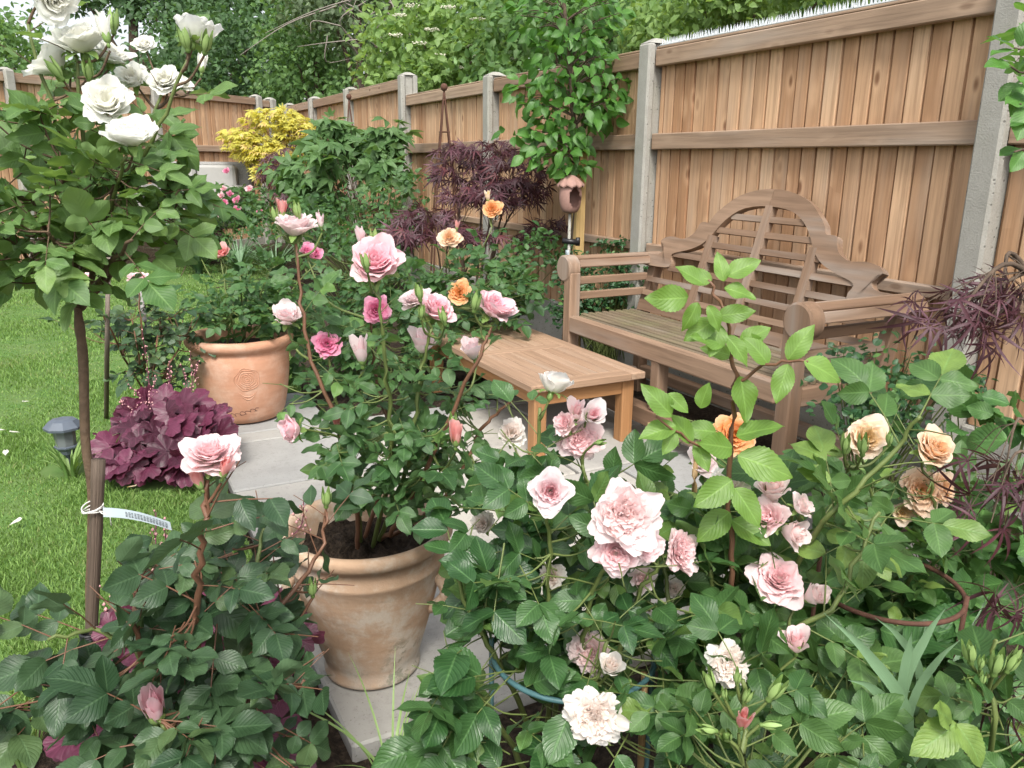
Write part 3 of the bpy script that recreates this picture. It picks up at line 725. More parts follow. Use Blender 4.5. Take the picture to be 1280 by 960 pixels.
# rough dug soil of the beds
def soil_patch(x0, x1, y0, y1, step, z=-.01, amp=.03, name='soil_bed'):
    xs = np.arange(x0, x1+step, step); ys = np.arange(y0, y1+step, step); X, Y = np.meshgrid(xs, ys, indexing='ij')
    Z = z+amp*(rng.random(X.shape)-.5)+.5*amp*np.sin(X*9)*np.cos(Y*7); Z[0] = Z[-1] = -.04; Z[:, 0] = Z[:, -1] = -.04
    mb = MB(); mb.add(np.stack((X, Y, Z), -1).reshape(-1, 3), grid_faces(len(xs), len(ys)))
    return tag(mb.build(name, M['soil']), kind='structure')
soil_patch(-1.1, .36, .4, 1.93, .03, z=-.005)
soil_patch(.36, 3.0, .2, 1.44, .03, z=-.015)
soil_patch(1.2, 2.95, 1.40, 1.88, .03, z=-.012, amp=.025)
soil_patch(.98, 2.95, 3.76, 9.0, .06)
soil_patch(1.6, 2.95, 9.0, 13.0, .1)
LAWN = [(-14, 1.95), (-.4, 1.98), (.1, 1.93), (.355, 1.97), (.37, 4.32), (.96, 4.36), (1.15, 5.6), (1.5, 7), (1.95, 10), (1.75, 11.4), (1.2, 12.2), (-14, 12.2)]
sheet('lawn', LAWN, .004, M['lawn'])
def in_poly(x, y, poly):
    c = np.zeros(len(x), bool); n = len(poly)
    for i in range(n):
        x1, y1 = poly[i]; x2, y2 = poly[(i+1) % n]
        c ^= ((y1 > y) != (y2 > y)) & (x < (x2-x1)*(y-y1)/((y2-y1)+1e-12)+x1)
    return c
def make_grass(n):
    az = R(27.7)+R(-36)+R(60)*rng.random(n); d = 1.7*np.exp(rng.random(n)*math.log(13/1.7))
    x, y = d*np.sin(az), d*np.cos(az); k = in_poly(x, y, LAWN) & (np.hypot(x-.17, y-3.35) > .2) & (np.hypot(x+.19, y-3.6) > .1); x, y, d = x[k], y[k], d[k]; n = len(x)
    h = (.012+.018*rng.random(n))*(.8+.5*np.sin(x*5.1+1)*np.sin(y*4.3)); w = .0009+.00045*d*rng.random(n)**.5
    a = rng.random(n)*6.28; lean = (.25+.8*rng.random(n))*h; la = rng.random(n)*6.28
    s = np.stack((np.cos(a), np.sin(a), 0*a), -1); l = np.stack((np.cos(la), np.sin(la), 0*la), -1)
    b = np.stack((x, y, 0*x+.002), -1); up = np.array((0, 0, 1.))
    mid = b+l*(lean*.35)[:, None]+up*(h*.6)[:, None]; tip = b+l*lean[:, None]+up*h[:, None]
    V = np.stack((b-s*w[:, None], b+s*w[:, None], mid-s*(w*.8)[:, None], mid+s*(w*.8)[:, None], tip), 1)
    i = np.arange(n)[:, None]*5
    mb = MB(); A = np.tile(np.array([(0, -1, 0), (0, 1, 0), (.5, -1, 0), (.5, 1, 0), (1, .5, 0)]), (n, 1))
    pat = np.clip(.45+.22*np.sin(x*2.3+y)*np.cos(y*1.7)+.16*np.sin(x*7.1+2*np.sin(y*5))+.3*rng.standard_normal(n), 0, 1)
    mb.add(V.reshape(-1, 3), [i+np.array((0, 1, 3, 2)), i+np.array((2, 3, 4))], A, np.repeat(pat, 5))
    return tag(mb.build('grass', M['grass'], None, (0, 3, 0)), 'short mown lawn grass', 'grass', kind='stuff')
make_grass(380000)

# patio of riven sandstone slabs
def patio():
    mb = MB(); rows = [(1.47, 2.05), (2.06, 2.62), (2.63, 3.04), (3.05, 3.60), (3.61, 3.735)]
    for k, (y0, y1) in enumerate(rows):
        x = .385; widths = [[.62, .90, .60, .9], [.9, .6, .9, .6], [.44, .88, .62, .88], [.6, .9, .9, .6], [.88, .6, .9]][k]
        for w in widths*2:
            x1 = min(x+w-.016, 2.42)
            if x1-x > .08 and not (k == 0 and x > 1.15):
                box(mb, (x, y0, -.05), (x1, y1-.004, .008+.003*rng.random()), 0, .006)
            x += w
    box(mb, (.385, 3.745, -.05), (.955, 4.33, .009), 0, .006)
    o = mb.build('patio', M['stone'], smooth=False); tag(o, kind='structure')
    m2 = MB(); box(m2, (.40, 1.485, -.06), (2.43, 3.73, -.001), 0, .002); box(m2, (.40, 3.731, -.06), (.94, 4.32, -.0015), 0, .002)
    tag(m2.build('patio_mortar', plain_mat('mortar', (.13, .125, .115), .95, scale=60, bumps=.5), smooth=False), kind='structure')
patio()

# ================================================================== fences
def fence(name, label, p0, p1, posts, tops, base_z, near):
    """closeboard fence: p0..p1 line; posts: distances along; tops: panel tops"""
    p0 = np.array((*p0, 0.)); p1 = np.array((*p1, 0.)); d = nrm(p1-p0); nn = np.array((d[1], -d[0], 0))   # nn: away from garden
    if np.dot(nn, np.array((1., 1., 0))) < 0: nn = -nn
    Mx = np.eye(4); Mx[:3, 0] = nn; Mx[:3, 1] = d; Mx[:3, 3] = p0
    root = thing(name, label, 'fence', p0)
    for k, (y, top) in enumerate(zip(posts, [*tops, tops[-1]])):
        tz = max(top, tops[max(0, k-1)])+.035
        mb = MB()
        box(mb, (-.125, y-.052, -.3), (-.075, y+.052, tz), 2, .012, Mx)
        box(mb, (-.076, y-.028, -.3), (.005, y+.028, tz-.002), 2, .004, Mx)
        box(mb, (.004, y-.055, -.3), (.05, y+.055, tz-.004), 2, .006, Mx)
        # weathered (sloping) top
        q = tz
        V = np.array([(-.118, y-.045, q), (-.118, y+.045, q), (.045, y+.045, q), (.045, y-.045, q), (-.06, y-.015, q+.028), (-.06, y+.015, q+.028), (-.01, y+.015, q+.028), (-.01, y-.015, q+.028)])
        V = (np.c_[V, np.ones(8)] @ Mx.T)[:, :3]
        mb.add(V, [np.array([(0, 1, 5, 4), (1, 2, 6, 5), (2, 3, 7, 6), (3, 0, 4, 7), (4, 5, 6, 7)])])
        mb.build('concrete_post', M['conc'], root, p0, smooth=False)
    for k in range(len(posts)-1):
        y0, y1, top = posts[k]+.03, posts[k+1]-.03, tops[k]
        g = MB(); box(g, (-.045, y0, base_z-.45), (-.008, y1, base_z), 1, .006, Mx); g.build('gravel_board', M['conc'], root, p0, smooth=False)
        mb = MB(); y = y0; w = .086
        while y < y1-.01:
            e = min(y+w*(.92+.16*rng.random()), y1); off = rng.random(3)*9; r = float(np.clip(rng.normal(.5, .34), 0, 1))
            j = .0025*rng.standard_normal(); t0 = -.008; g_ = .0075+.005*rng.random()
            P = [(t0, y), (t0-.013+j, y+.0005), (t0-.0145+j, y+.003), (t0-.0165+j, e-g_-.004), (t0-.0145+j, e-g_-.0008), (t0, e-g_)]
            n = len(P); zz = (base_z+.004, top-.008)
            V = np.array([(px, py, z) for z in zz for (px, py) in P])
            jj = np.arange(n); kk = (jj+1) % n
            A = V+off
            Vw = (np.c_[V, np.ones(len(V))] @ Mx.T)[:, :3]
            mb.add(Vw, [np.stack((jj, kk, kk+n, jj+n), -1)[:, ::-1], (n+np.arange(n))[None], np.arange(n)[None, ::-1]], A, r)
            if e >= y1-1e-6: break
            y = e
        box(mb, (-.008, y0, base_z+.006), (-.002, y1, top-.01), 2, .001, Mx)
        pn = mb.build('board_panel', M['fence'], root, p0, smooth=False)
        H = top-base_z
        for z0, z1, dx in ((top-.088, top, -.075), (base_z+.60*H*1.105, base_z+.60*H*1.105+.088, -.072), (base_z+.47-.0, base_z+.47+.05, -.072)) if near else ((top-.085, top, -.075), (base_z+.62*H, base_z+.62*H+.085, -.072), (base_z+.25*H, base_z+.25*H+.07, -.072)):
            m = MB(); box(m, (dx, y0+.012, z0), (-.0305, y1-.012, z1), 1, .005, Mx); m.build('rail', M['rail'], pn, p0, smooth=False)
        m = MB(); box(m, (-.07, y0+.012, top+.002), (.012, y1-.012, top+.014), 1, .003, Mx); m.build('capping', M['rail'], pn, p0, smooth=False)
    return root
posts = [-.15, 1.86, 3.93, 5.98, 7.93, 9.84, 11.55, 13.1]
fence('closeboard_fence', 'long wooden closeboard fence with concrete posts running behind the bench', (3.0, 0), (3.0, 13.1), posts, [1.865, 1.865, 1.865, 1.865, 2.03, 2.03, 2.03], .275, True)
fence('rear_fence', 'brown wooden fence across the far end of the garden behind the grey sofa', (2.75, 13.22), (-3.2, 8.8), [.12, .42, 2.3, 4.2, 6.1, 7.4], [2.10, 2.12, 2.12, 2.12, 2.12], .1, False)

# spike strip along the nearest full panel
def spikes():
    base = np.array((2.97, 2.9, 1.885)); mb = MB(); box(mb, (2.935, 1.93, 1.881), (3.0, 3.87, 1.888), 1, .002)
    for xr in (2.942, 2.965, 2.992):
        for y in np.arange(1.94, 3.86, .0195):
            x = xr+.003*rng.standard_normal(); hh = .032+.006*rng.random(); tl = .004*rng.standard_normal(2); w = .0032
            V = [(x-w, y-w, 1.888), (x+w, y-w, 1.888), (x+w, y+w, 1.888), (x-w, y+w, 1.888), (x+tl[0], y+tl[1], 1.888+hh)]
            mb.add(V, [np.array([(0, 1, 4), (1, 2, 4), (2, 3, 4), (3, 0, 4)])])
    tag(mb.build('spike_strip', M['spike'], None, base, smooth=False), 'clear plastic spike strip fixed along the fence top above the bench', 'spike strip')
spikes()

# ================================================================== bench
def bench():
    B = np.array((2.45, 2.80, 0)); yc = 2.80
    root = thing('garden_bench', 'weathered teak bench with tall arched scrolled back and rolled arms', 'bench', B)
    def part(name, fn, mat='teak', par=root):
        mb = MB(); fn(mb); return mb.build(name, M[mat], par, B if par is root else (0, 0, 0), smooth=False)
    xf = 2.19; hw = .80; sz = .475
    for s in (-1, 1):
        y = yc+s*(hw-.035)
        part('leg', lambda mb: box(mb, (xf, y-.034, 0), (xf+.065, y+.034, .70), 2, .006))
        # rolled arm end: a disc at the head of the leg
        a = part('armrest', lambda mb: None if False else arm(mb, s, yc, hw, xf))
        d = MB(); th = np.linspace(0, 2*math.pi, 41)[:-1]; yy = yc+s*(hw+.0); cz = .717; rad = .069
        ring = [(-.036, 0.001), (-.036, rad-.008), (-.030, rad), (.028, rad), (.034, rad-.006), (.034, .001)]
        V = np.array([(xf+.03+px, yy+r_*math.cos(t), cz+r_*math.sin(t)) for (px, r_) in ring for t in th]); n = 40
        i = np.arange(5)[:, None]*n; j = np.arange(n); k = (j+1) % n
        d.add(V, np.stack((i+j, i+k, i+n+k, i+n+j), -1).reshape(-1, 4)[:, ::-1], np.c_[V[:, 0], V[:, 1]*1., V[:, 2]]+rng.random(3)*5, .5+.3*s)
        d.build('arm_scroll', M['teak'], a, B, smooth=False)
        # rear leg, leaning back above the seat
        def rear(mb, y=y):
            box(mb, (2.66, y-.03, 0), (2.72, y+.03, .46), 2, .005)
            Mx = np.array(Matrix.Translation((2.69, y, .45)) @ Matrix.Rotation(R(16.5), 4, 'Y')); box(mb, (-.03, -.03, 0), (.03, .03, .30), 2, .005, Mx)
        part('leg', rear)
    part('leg', lambda mb: box(mb, (xf+.004, yc-.03, .16), (xf+.066, yc+.03, .405), 2, .005))
    part('front_rail', lambda mb: box(mb, (xf-.004, yc-hw+.07, .39), (xf+.045, yc+hw-.07, .478), 1, .008))
    part('stretcher', lambda mb: box(mb, (xf-.002, yc-hw+.07, .075), (xf+.068, yc+hw-.07, .158), 1, .006))
    part('stretcher', lambda mb: box(mb, (2.66, yc-hw+.07, .10), (2.71, yc+hw-.07, .16), 1, .006))
    for s in (-1, 1):
        part('side_rail', lambda mb: box(mb, (xf+.066, yc+s*(hw-.035)-.025, .385), (2.655, yc+s*(hw-.035)+.025, .46), 0, .006))
        part('side_rail', lambda mb: box(mb, (xf+.069, yc+s*(hw-.035)-.025, .09), (2.655, yc+s*(hw-.035)+.025, .15), 0, .006))
    def seat(mb):
        xs = np.linspace(xf+.048, 2.64, 10)
        for k in range(9):
            z = sz+.004*(k > 0); box(mb, (xs[k], yc-hw+.03+(.045 if k == 0 else 0), z-.022), (xs[k+1]-.016, yc+hw-.03-(.045 if k == 0 else 0), z), 1, .008)
    part('seat', seat, 'teakseat')
    # backrest leaning back: plane x = 2.64 + .3 (z-.45)
    th = math.atan(.3); X0, Z0 = 2.635, .45
    def bp(s, z, t):     # s along the bench, z height, t out of the plane (towards the back +)
        return (X0+.3*(z-Z0)+t*math.cos(th), yc+s, z-t*math.sin(th))
    OUT = [(0, 1.138), (.05, 1.137), (.10, 1.131), (.15, 1.12), (.20, 1.104), (.25, 1.08), (.29, 1.05), (.325, 1.022), (.348, 1.0), (.362, .972), (.372, .962), (.41, .965), (.432, .957), (.440, .93), (.455, .905), (.478, .887), (.505, .875), (.535, .869), (.575, .873), (.61, .876), (.64, .873), (.668, .866), (.69, .855), (.703, .843), (.690, .837), (.672, .830), (.661, .815), (.660, .80), (.668, .786), (.685, .776), (.72, .772), (.76, .773), (.80, .768), (.803, .745)]
    INN = [(0, 1.061), (.05, 1.06), (.10, 1.055), (.15, 1.045), (.19, 1.030), (.225, 1.008), (.255, .985), (.28, .96), (.30, .935), (.322, .905), (.345, .88), (.375, .856), (.41, .838), (.45, .824), (.49, .812), (.53, .803), (.56, .795), (.578, .787), (.585, .775), (.578, .762), (.570, .75), (.568, .735), (.572, .722), (.60, .716), (.66, .713), (.72, .712), (.77, .712), (.803, .712)]
    def resample(P, n):
        P = np.array(P); L = np.concatenate(([0], np.cumsum(np.linalg.norm(np.diff(P, axis=0), axis=1)))); q = np.linspace(0, L[-1], n)
        return np.stack((np.interp(q, L, P[:, 0]), np.interp(q, L, P[:, 1])), -1)
    n = 90; O = resample(OUT, n); I = resample(INN, n)
    for sgn in (-1, 1):
        V, A = [], []
        off = rng.random(3)*7
        for t in (-.0185, .0185):
            for Q in (O, I):
                for s_, z in Q:
                    s2 = max(s_, .0012)
                    V.append(bp(sgn*s2, z, t)); A.append((t*1.+off[0], z+off[1], sgn*s2+off[2]))
        i = np.arange(n-1)
        fr = np.stack((i, i+1, n+i+1, n+i), -1); bk = fr[:, ::-1]+2*n
        top = np.stack((i, 2*n+i, 2*n+i+1, i+1), -1); bot = np.stack((n+i, n+i+1, 3*n+i+1, 3*n+i), -1)
        ends = np.array([(0, n, 3*n, 2*n), (n-1, 3*n-1, 4*n-1, 2*n-1)])
        F = np.vstack((fr, bk, top, bot, ends)); F = F if sgn < 0 else F[:, ::-1]
        mb = MB(); mb.add(V, F, A, .3+.5*(sgn > 0)); mb.build('crest_rail', M['teak'], root, B, smooth=False)
    innz = lambda s_: np.interp(abs(s_), [p[0] for p in INN[:18]], [p[1] for p in INN[:18]])
    def bar(mb, s0, z0, s1, z1, w, t0, t1):
        # a bar in the back plane between two points
        p0, p1 = np.array((s0, z0)), np.array((s1, z1)); d = nrm(p1-p0); q = np.array((-d[1], d[0]))*w/2
        V, A = [], []
        off = rng.random(3)*9
        for t in (t0, t1):
            for p, l in ((p0, 0), (p1, np.linalg.norm(p1-p0))):
                for sg in (-1, 1):
                    x = p+sg*q; V.append(bp(x[0], x[1], t)); A.append((t+off[0], sg*w/2+off[1], l+off[2]))
        F = np.array([(0, 1, 3, 2), (4, 6, 7, 5), (0, 2, 6, 4), (1, 5, 7, 3), (0, 4, 5, 1), (2, 3, 7, 6)])
        mb.add(V, F, A, float(rng.random()))
    for s0, s1 in ((0, 0), (-.335, -.325), (.335, .325)):
        part('back_upright', lambda mb: bar(mb, s0, .47, s1, innz(s1)+.004, .042, -.020, .020))
    part('back_rail', lambda mb: bar(mb, -hw+.06, .505, hw-.06, .505, .055, -.015, .017))
    zs = [.573, .645, .717, .79, .862, .935, 1.005]
    for z in zs:
        if z < .71: lim = hw-.06
        else:
            c = [s_ for s_ in np.linspace(0, .585, 200) if innz(s_) >= z]; lim = max(c)-.0+.004
        part('back_slat', lambda mb: bar(mb, -lim, z, lim, z, .027, -.011, .013))
    return root
def arm(mb, s, yc, hw, xf):
    """slats of a rolled arm running back from the scroll, and the two below"""
    yy = yc+s*hw; cz = .717; rad = .062
    for a in (18, 62, 106, 152):
        ca_, sa_ = math.cos(R(a)), math.sin(R(a))
        Mx = np.array(Matrix.Translation((xf+.06, yy+s*(rad-.006)*ca_, cz+(rad-.006)*sa_)) @ Matrix.Rotation(R(a) if s > 0 else math.pi-R(a), 4, 'X'))
        box(mb, (.004, -.007, -.021), (.56, .007, .021), 0, .004, Mx)
    for z in (.655, .575, ):
        box(mb, (xf+.066, yy-s*.035-.014, z-.02), (2.70, yy-s*.035+.014, z+.02), 0, .004)
bench()

# ================================================================== coffee table
def table():
    x0, x1, y0, y1, h = 1.575, 2.165, 2.82, 4.10, .345; B = np.array(((x0+x1)/2, (y0+y1)/2, 0))
    root = thing('coffee_table', 'low teak coffee table with slatted top standing on the patio', 'table', B)
    def part(name, fn, mat, par=root):
        mb = MB(); fn(mb); return mb.build(name, M[mat], par, B, smooth=False)
    def top(mb):
        t = .034; w = .075; z0, z1 = h-t, h
        box(mb, (x0, y0, z0), (x0+w, y1, z1), 1, .005); box(mb, (x1-w, y0, z0), (x1, y1, z1), 1, .005)
        for ya in (y0, (y0+y1)/2-w/2, y1-w): box(mb, (x0+w+.001, ya, z0), (x1-w-.001, ya+w, z1-.0006), 0, .003)
        xs = np.linspace(x0+w, x1-w, 8)
        for a, b in ((y0+w, (y0+y1)/2-w/2), ((y0+y1)/2+w/2, y1-w)):
            for k in range(7): box(mb, (xs[k]+.0025, a+.002, z0+.006), (xs[k+1]-.0025, b-.002, z1-.0015), 1, .003)
    part('tabletop', top, 'table')
    i = .035; l = .062
    for x in (x0+i, x1-i-l):
        for y in (y0+i, y1-i-l): part('leg', lambda mb: box(mb, (x, y, 0), (x+l, y+l, h-.035), 2, .005), 'tableleg')
    az0, az1 = h-.105, h-.036
    part('apron', lambda mb: box(mb, (x0+i+l, y0+i+.008, az0), (x1-i-l, y0+i+.03, az1), 0, .003), 'tableleg')
    part('apron', lambda mb: box(mb, (x0+i+l, y1-i-.03, az0), (x1-i-l, y1-i-.008, az1), 0, .003), 'tableleg')
    part('apron', lambda mb: box(mb, (x0+i+.008, y0+i+l, az0), (x0+i+.03, y1-i-l, az1), 1, .003), 'tableleg')
    part('apron', lambda mb: box(mb, (x1-i-.03, y0+i+l, az0), (x1-i-.008, y1-i-l, az1), 1, .003), 'tableleg')
table()
# ================================================================== pots
def pot_front():
    B = np.array((.52, 1.74, .012)); mb = MB()
    prof = [(.001, 0), (.108, 0), (.116, .006), (.117, .015), (.111, .023), (.119, .05), (.139, .12), (.158, .19), (.172, .25), (.177, .282), (.181, .288), (.1815, .295), (.178, .301), (.180, .325), (.185, .335),
            (.196, .342), (.202, .352), (.203, .362), (.199, .371), (.190, .374), (.180, .372), (.174, .364), (.170, .34), (.162, .26), (.150, .25)]
    lathe(mb, prof, sides=64, wob=.006)
    o = mb.build('clay_pot', M['clay'], None, B); o.location = B
    # vertices were built round the origin: shift back
    for v in o.data.vertices: v.co = v.co+Vector(B)
    tag(o, 'large aged clay pot with lug handles and moss stains, dark soil inside', 'plant pot')
    o.scale = (1.03, 1.03, 1.05)
    for s in (-1, 1):
        d = nrm(RT0*s+TOCAM*.25); t = nrm(np.cross(d, (0, 0, 1))); h = MB()
        u = np.linspace(0, 1, 12); P = B+d*(.170+.032*np.sin(u*math.pi))[:, None]-d*(.02*u)[:, None]+np.array((0, 0, 1.))*(.262-.09*u)[:, None]
        tube(h, P, .014, .013, 10); h.build('handle', M['clay'], o, B)
    s = MB(); n, m = 14, 40; rr = np.linspace(0, .168, n); th = np.linspace(0, 2*math.pi, m, endpoint=False)
    X = rr[:, None]*np.cos(th); Y = rr[:, None]*np.sin(th); Z = .318+.012*rng.standard_normal((n, m))*(rr[:, None] > 0)-.012*(rr[:, None]/.168)**2
    V = np.stack((X, Y, Z), -1).reshape(-1, 3); i = np.arange(n-1)[:, None]*m; j = np.arange(m); k = (j+1) % m
    s.add(V, np.stack((i+j, i+k, i+m+k, i+m+j), -1).reshape(-1, 4)[:, ::-1]); s.build('potting_soil', M['soil'], o)
pot_front()
def pot_back():
    B = np.array((.60, 4.03, .014)); mb = MB()
    prof = [(.001, 0), (.165, 0), (.182, .008), (.196, .04), (.213, .12), (.224, .20), (.230, .28), (.230, .335), (.226, .345), (.227, .352), (.233, .356), (.246, .366), (.255, .380), (.257, .394), (.250, .408), (.236, .414), (.224, .408), (.216, .395), (.212, .34), (.2, .32)]
    lathe(mb, prof, sides=64)
    # pressed rosette and scratched signature
    o = mb.build('terracotta_pot', M['terra'], None, B)
    for v in o.data.vertices: v.co = v.co+Vector(B)
    tag(o, 'smooth orange terracotta pot with pressed rosette, beside the purple heuchera', 'plant pot')
    e = MB()
    def onpot(a, z, out=.0):
        r_ = np.interp(z, [p[1] for p in prof[1:8]], [p[0] for p in prof[1:8]])+out
        d = TOCAM*math.cos(a)+RT0*math.sin(a); return B+d*r_+np.array((0, 0, z))
    for q in (.008, .017, .026, .036, .046, .055):
        tube(e, [onpot(.42+q*(1+.06*math.sin(t*5+q*90))*math.cos(t)/.22, .235+q*(1+.06*math.sin(t*5+q*90))*math.sin(t), .0002) for t in np.linspace(0, 2*math.pi, 33)], .0024, .0024, 5, cap=False)
    for k in range(2): tube(e, [onpot(.42+(x-.5)*(.42-.08*k), .175-k*.014-.028*math.sin(x*math.pi), .0002) for x in np.linspace(0, 1, 16)], np.array([.0004+.0026*math.sin(x*math.pi) for x in np.linspace(0, 1, 16)]), None, 5, cap=False)
    e.build('relief', M['terra'], o, B)
    g = MB(); x = np.linspace(0, 1, 120)
    tube(g, [onpot(.28+(q-.5)*.7+.035*math.sin(q*38), .05+.03*q+.010*math.cos(q*38+.6)*(.4+.6*math.sin(q*9)**2), .0006) for q in x], .0009, .0009, 4, cap=False)
    tube(g, [onpot(.28+(q-.5)*.65, .04+.032*q, .0012) for q in (0, .5, 1)], .001, .001, 4, cap=False)
    g.build('signature', plain_mat('scratched_line', (.07, .04, .04), .9), o, B)
    s = MB(); th = np.linspace(0, 2*math.pi, 30, endpoint=False)
    s.add(np.r_[[(0, 0, .36)], np.stack((.214*np.cos(th), .214*np.sin(th), 0*th+.345), -1)]+B, [np.stack((0*np.arange(30), 1+np.arange(30), 1+(np.arange(30)+1) % 30), -1)]); s.build('potting_soil', M['soil'], o, B)
pot_back()

# ================================================================== white standard rose
WH = Plant('standard_rose_tree', 'white flowering standard rose with a bare woody trunk and leafy head', 'rose tree', on_ground(113, 905), M['rosebark'], M['lf_white'], leaf=.064); WH.dens = .52
tr = MB(); Pt = smooth_path([on_ground(113, 905), at(113, 760, 1.84), at(116, 620, 1.80), at(107, 555, 1.78), at(104, 450, 1.76), at(98, 395, 1.74), at(96, 345, 1.70)], 34)
tube(tr, Pt, np.r_[np.linspace(.0115, .0105, len(Pt)-8), np.linspace(.0105, .005, 8)], None, 10, jit=.06); tr.build('trunk', M['rosebark'], WH.root, WH.base)
for tip in ((40, 250, 1.55), (75, 200, 1.5), (150, 215, 1.5), (200, 265, 1.6), (10, 300, 1.6), (110, 230, 1.75), (165, 300, 1.45), (60, 290, 1.45), (235, 240, 1.7)):
    WH.cane([(100+rng.integers(-4, 5), 385, 1.74), ((100+tip[0])/2, (400+tip[1])/2-12, (1.74+tip[2])/2), tip], .0075, .003, 5, .45, name='branch', n=14)
for tip in ((92, 62, 1.55), (135, 140, 1.5), (158, 195, 1.46), (235, 75, 1.52), (35, 30, 1.55), (205, 110, 1.7)):
    WH.cane([(105, 330, 1.68), ((105+tip[0])/2+6, (330+tip[1])/2, (1.68+tip[2])/2), tip], .0055, .003, 5, .35, name='branch', mat=M['cane'], n=16)
for v in ((90, 245, 1.62, 115, 85, .26, 62), (30, 190, 1.6, 75, 70, .22, 26), (165, 235, 1.6, 60, 60, .2, 26), (95, 320, 1.6, 95, 45, .2, 32), (20, 300, 1.55, 55, 55, .15, 14), (205, 275, 1.65, 50, 30, .12, 10), (110, 150, 1.6, 75, 35, .15, 20)):
    WH.fill(*v, cam=.35)
w = M['p_white']
for a in ((100, 50, 1.55, 92, 'open', (-.05, .85, .25)), (68, 78, 1.58, 66, 'loose', (-.5, .6, .2)), (138, 68, 1.62, 60, 'open', (.3, .75, .2)), (243, 42, 1.52, 62, 'loose', (.1, .9, -.35)),
          (133, 128, 1.5, 74, 'open', (.25, .55, .7)), (162, 168, 1.45, 84, 'open', (.1, .85, .3)), (166, 99, 1.7, 46, 'loose', (0, .5, .7)), (206, 100, 1.7, 50, 'full', (.1, .6, .7)), (226, 104, 1.75, 32, 'loose', (.5, .5, .3)),
          (180, 55, 1.85, 30, 'full', (.1, .6, .6)), (66, 0, 1.5, 66, 'loose', (.5, -.2, .5))):
    WH.bloom(*a[:5], w, a[5])
for a in ((131, 38, 1.52, 22, 'tight', (-.15, 1, 0)), (142, 26, 1.54, 15, 'bud', (.1, 1, 0)), (253, 80, 1.8, 16, 'tight', (.2, 1, 0)), (231, 47, 1.5, 16, 'bud', (-.1, 1, .2)), (258, 52, 1.5, 15, 'bud', (.3, .9, .2)), (110, 88, 1.5, 14, 'bud', (.2, .8, .4)), (68, 86, 1.52, 15, 'bud', (-.4, .8, .3))):
    WH.bloom(*a[:5], w if a[4] == 'tight' else M['bud'], a[5])
WH.done()
# stakes and label at the standard rose
def pole(name, label, cat, path, r0, r1, mat, sides=9, jit=.03, base=None):
    P = smooth_path(to_world(path) if len(path[0]) == 3 and not isinstance(path[0], np.ndarray) else path, 14); b = P[np.argmin(P[:, 2])]
    mb = MB(); tube(mb, P, r0, r1, sides, jit=jit); o = mb.build(name, mat, None, b); return tag(o, label, cat)
gs = on_ground(112, 896)
pole('wooden_stake', 'thick rough wooden stake tied to the trunk of the white standard rose', 'stake', [gs-np.array((0, 0, .05)), at(114, 800, 1.83), at(119, 690, 1.79), at(123, 574, 1.765)], .0125, .014, M['stake'], 11, .06)
def label_tag():
    p = at(118, 640, 1.74); b = MB(); q = at(214, 658, 1.72)
    d = q-p; n = nrm(np.cross(d, (0, 0, 1))); up = np.array((0, 0, 1.)); t = np.linspace(.12, 1, 10)
    ctr = p+d*t[:, None]+up*(.01*np.sin(t*3.1))[:, None]; hw = .0105
    tw = (t-.5)*.3
    w_ = up[None]*np.cos(tw)[:, None]+n[None]*np.sin(tw)[:, None]
    V = np.stack((ctr-w_*hw, ctr+w_*hw), 1).reshape(-1, 3); V2 = V+n*.0008
    F = grid_faces(10, 2); b.add(np.vstack((V, V2)), [F, F[:, ::-1]+20]); 
    root = b.build('plant_label', M['tagm'], None, p); tag(root, 'pale blue plastic plant label tied with white string to the rough stake', 'label')
    i = MB(); front = -n if np.dot(n, TOCAM) < 0 else n
    # four rows of printed dashes
    for k, v in enumerate((.55, .15, -.25, -.6)):
        for s0 in np.linspace(.42, .93, 14):
            L = .02+.012*rng.random(); c0 = p+d*s0+up*(.01*math.sin(s0*3.1)+v*hw*.8)+front*.0016; c1 = p+d*(s0+L)+up*(.01*math.sin((s0+L)*3.1)+v*hw*.8)+front*.0016; h = up*.0008
            i.add(np.array([c0-h, c1-h, c1+h, c0+h]), [np.array([(0, 1, 2, 3)])])
    i.build('lettering', M['ink'], root, p)
    s = MB(); c = at(116, 636, 1.772)
    for k in range(4):
        tube(s, [c+.022*(RT0*math.cos(a)+TOCAM*math.sin(a))+up*(.006*math.sin(a+k)+.004*k-.006) for a in np.linspace(0, 6.283, 20)], .0016, .0016, 5)
    tube(s, smooth_path((c+RT0*.02+TOCAM*.01, p+d*.10, p+d*.16), 6), .0015, .0015, 5); tube(s, smooth_path((c+RT0*.02+TOCAM*.012, c+RT0*.034-up*.012, c+RT0*.036-up*.04), 6), .0015, .0012, 5)
    s.build('string', M['string'], root, p)
label_tag()
def tie():
    c = at(113, 797, 1.80); mb = MB()
    for k in range(3): tube(mb, [c+(.019)*(RT0*math.cos(a)+TOCAM*math.sin(a))+np.array((0, 0, .005*k+.003*math.sin(a))) for a in np.linspace(0, 6.283, 18)], .0035, .0035, 5)
    tube(mb, [c+TOCAM*.02-RT0*.012, c+TOCAM*.03+RT0*.01], .005, .004, 6)
    tag(mb.build('cable_tie', M['blackp'], None, c), 'black rubber tie wrapped low round the rough stake', 'tie')
tie()

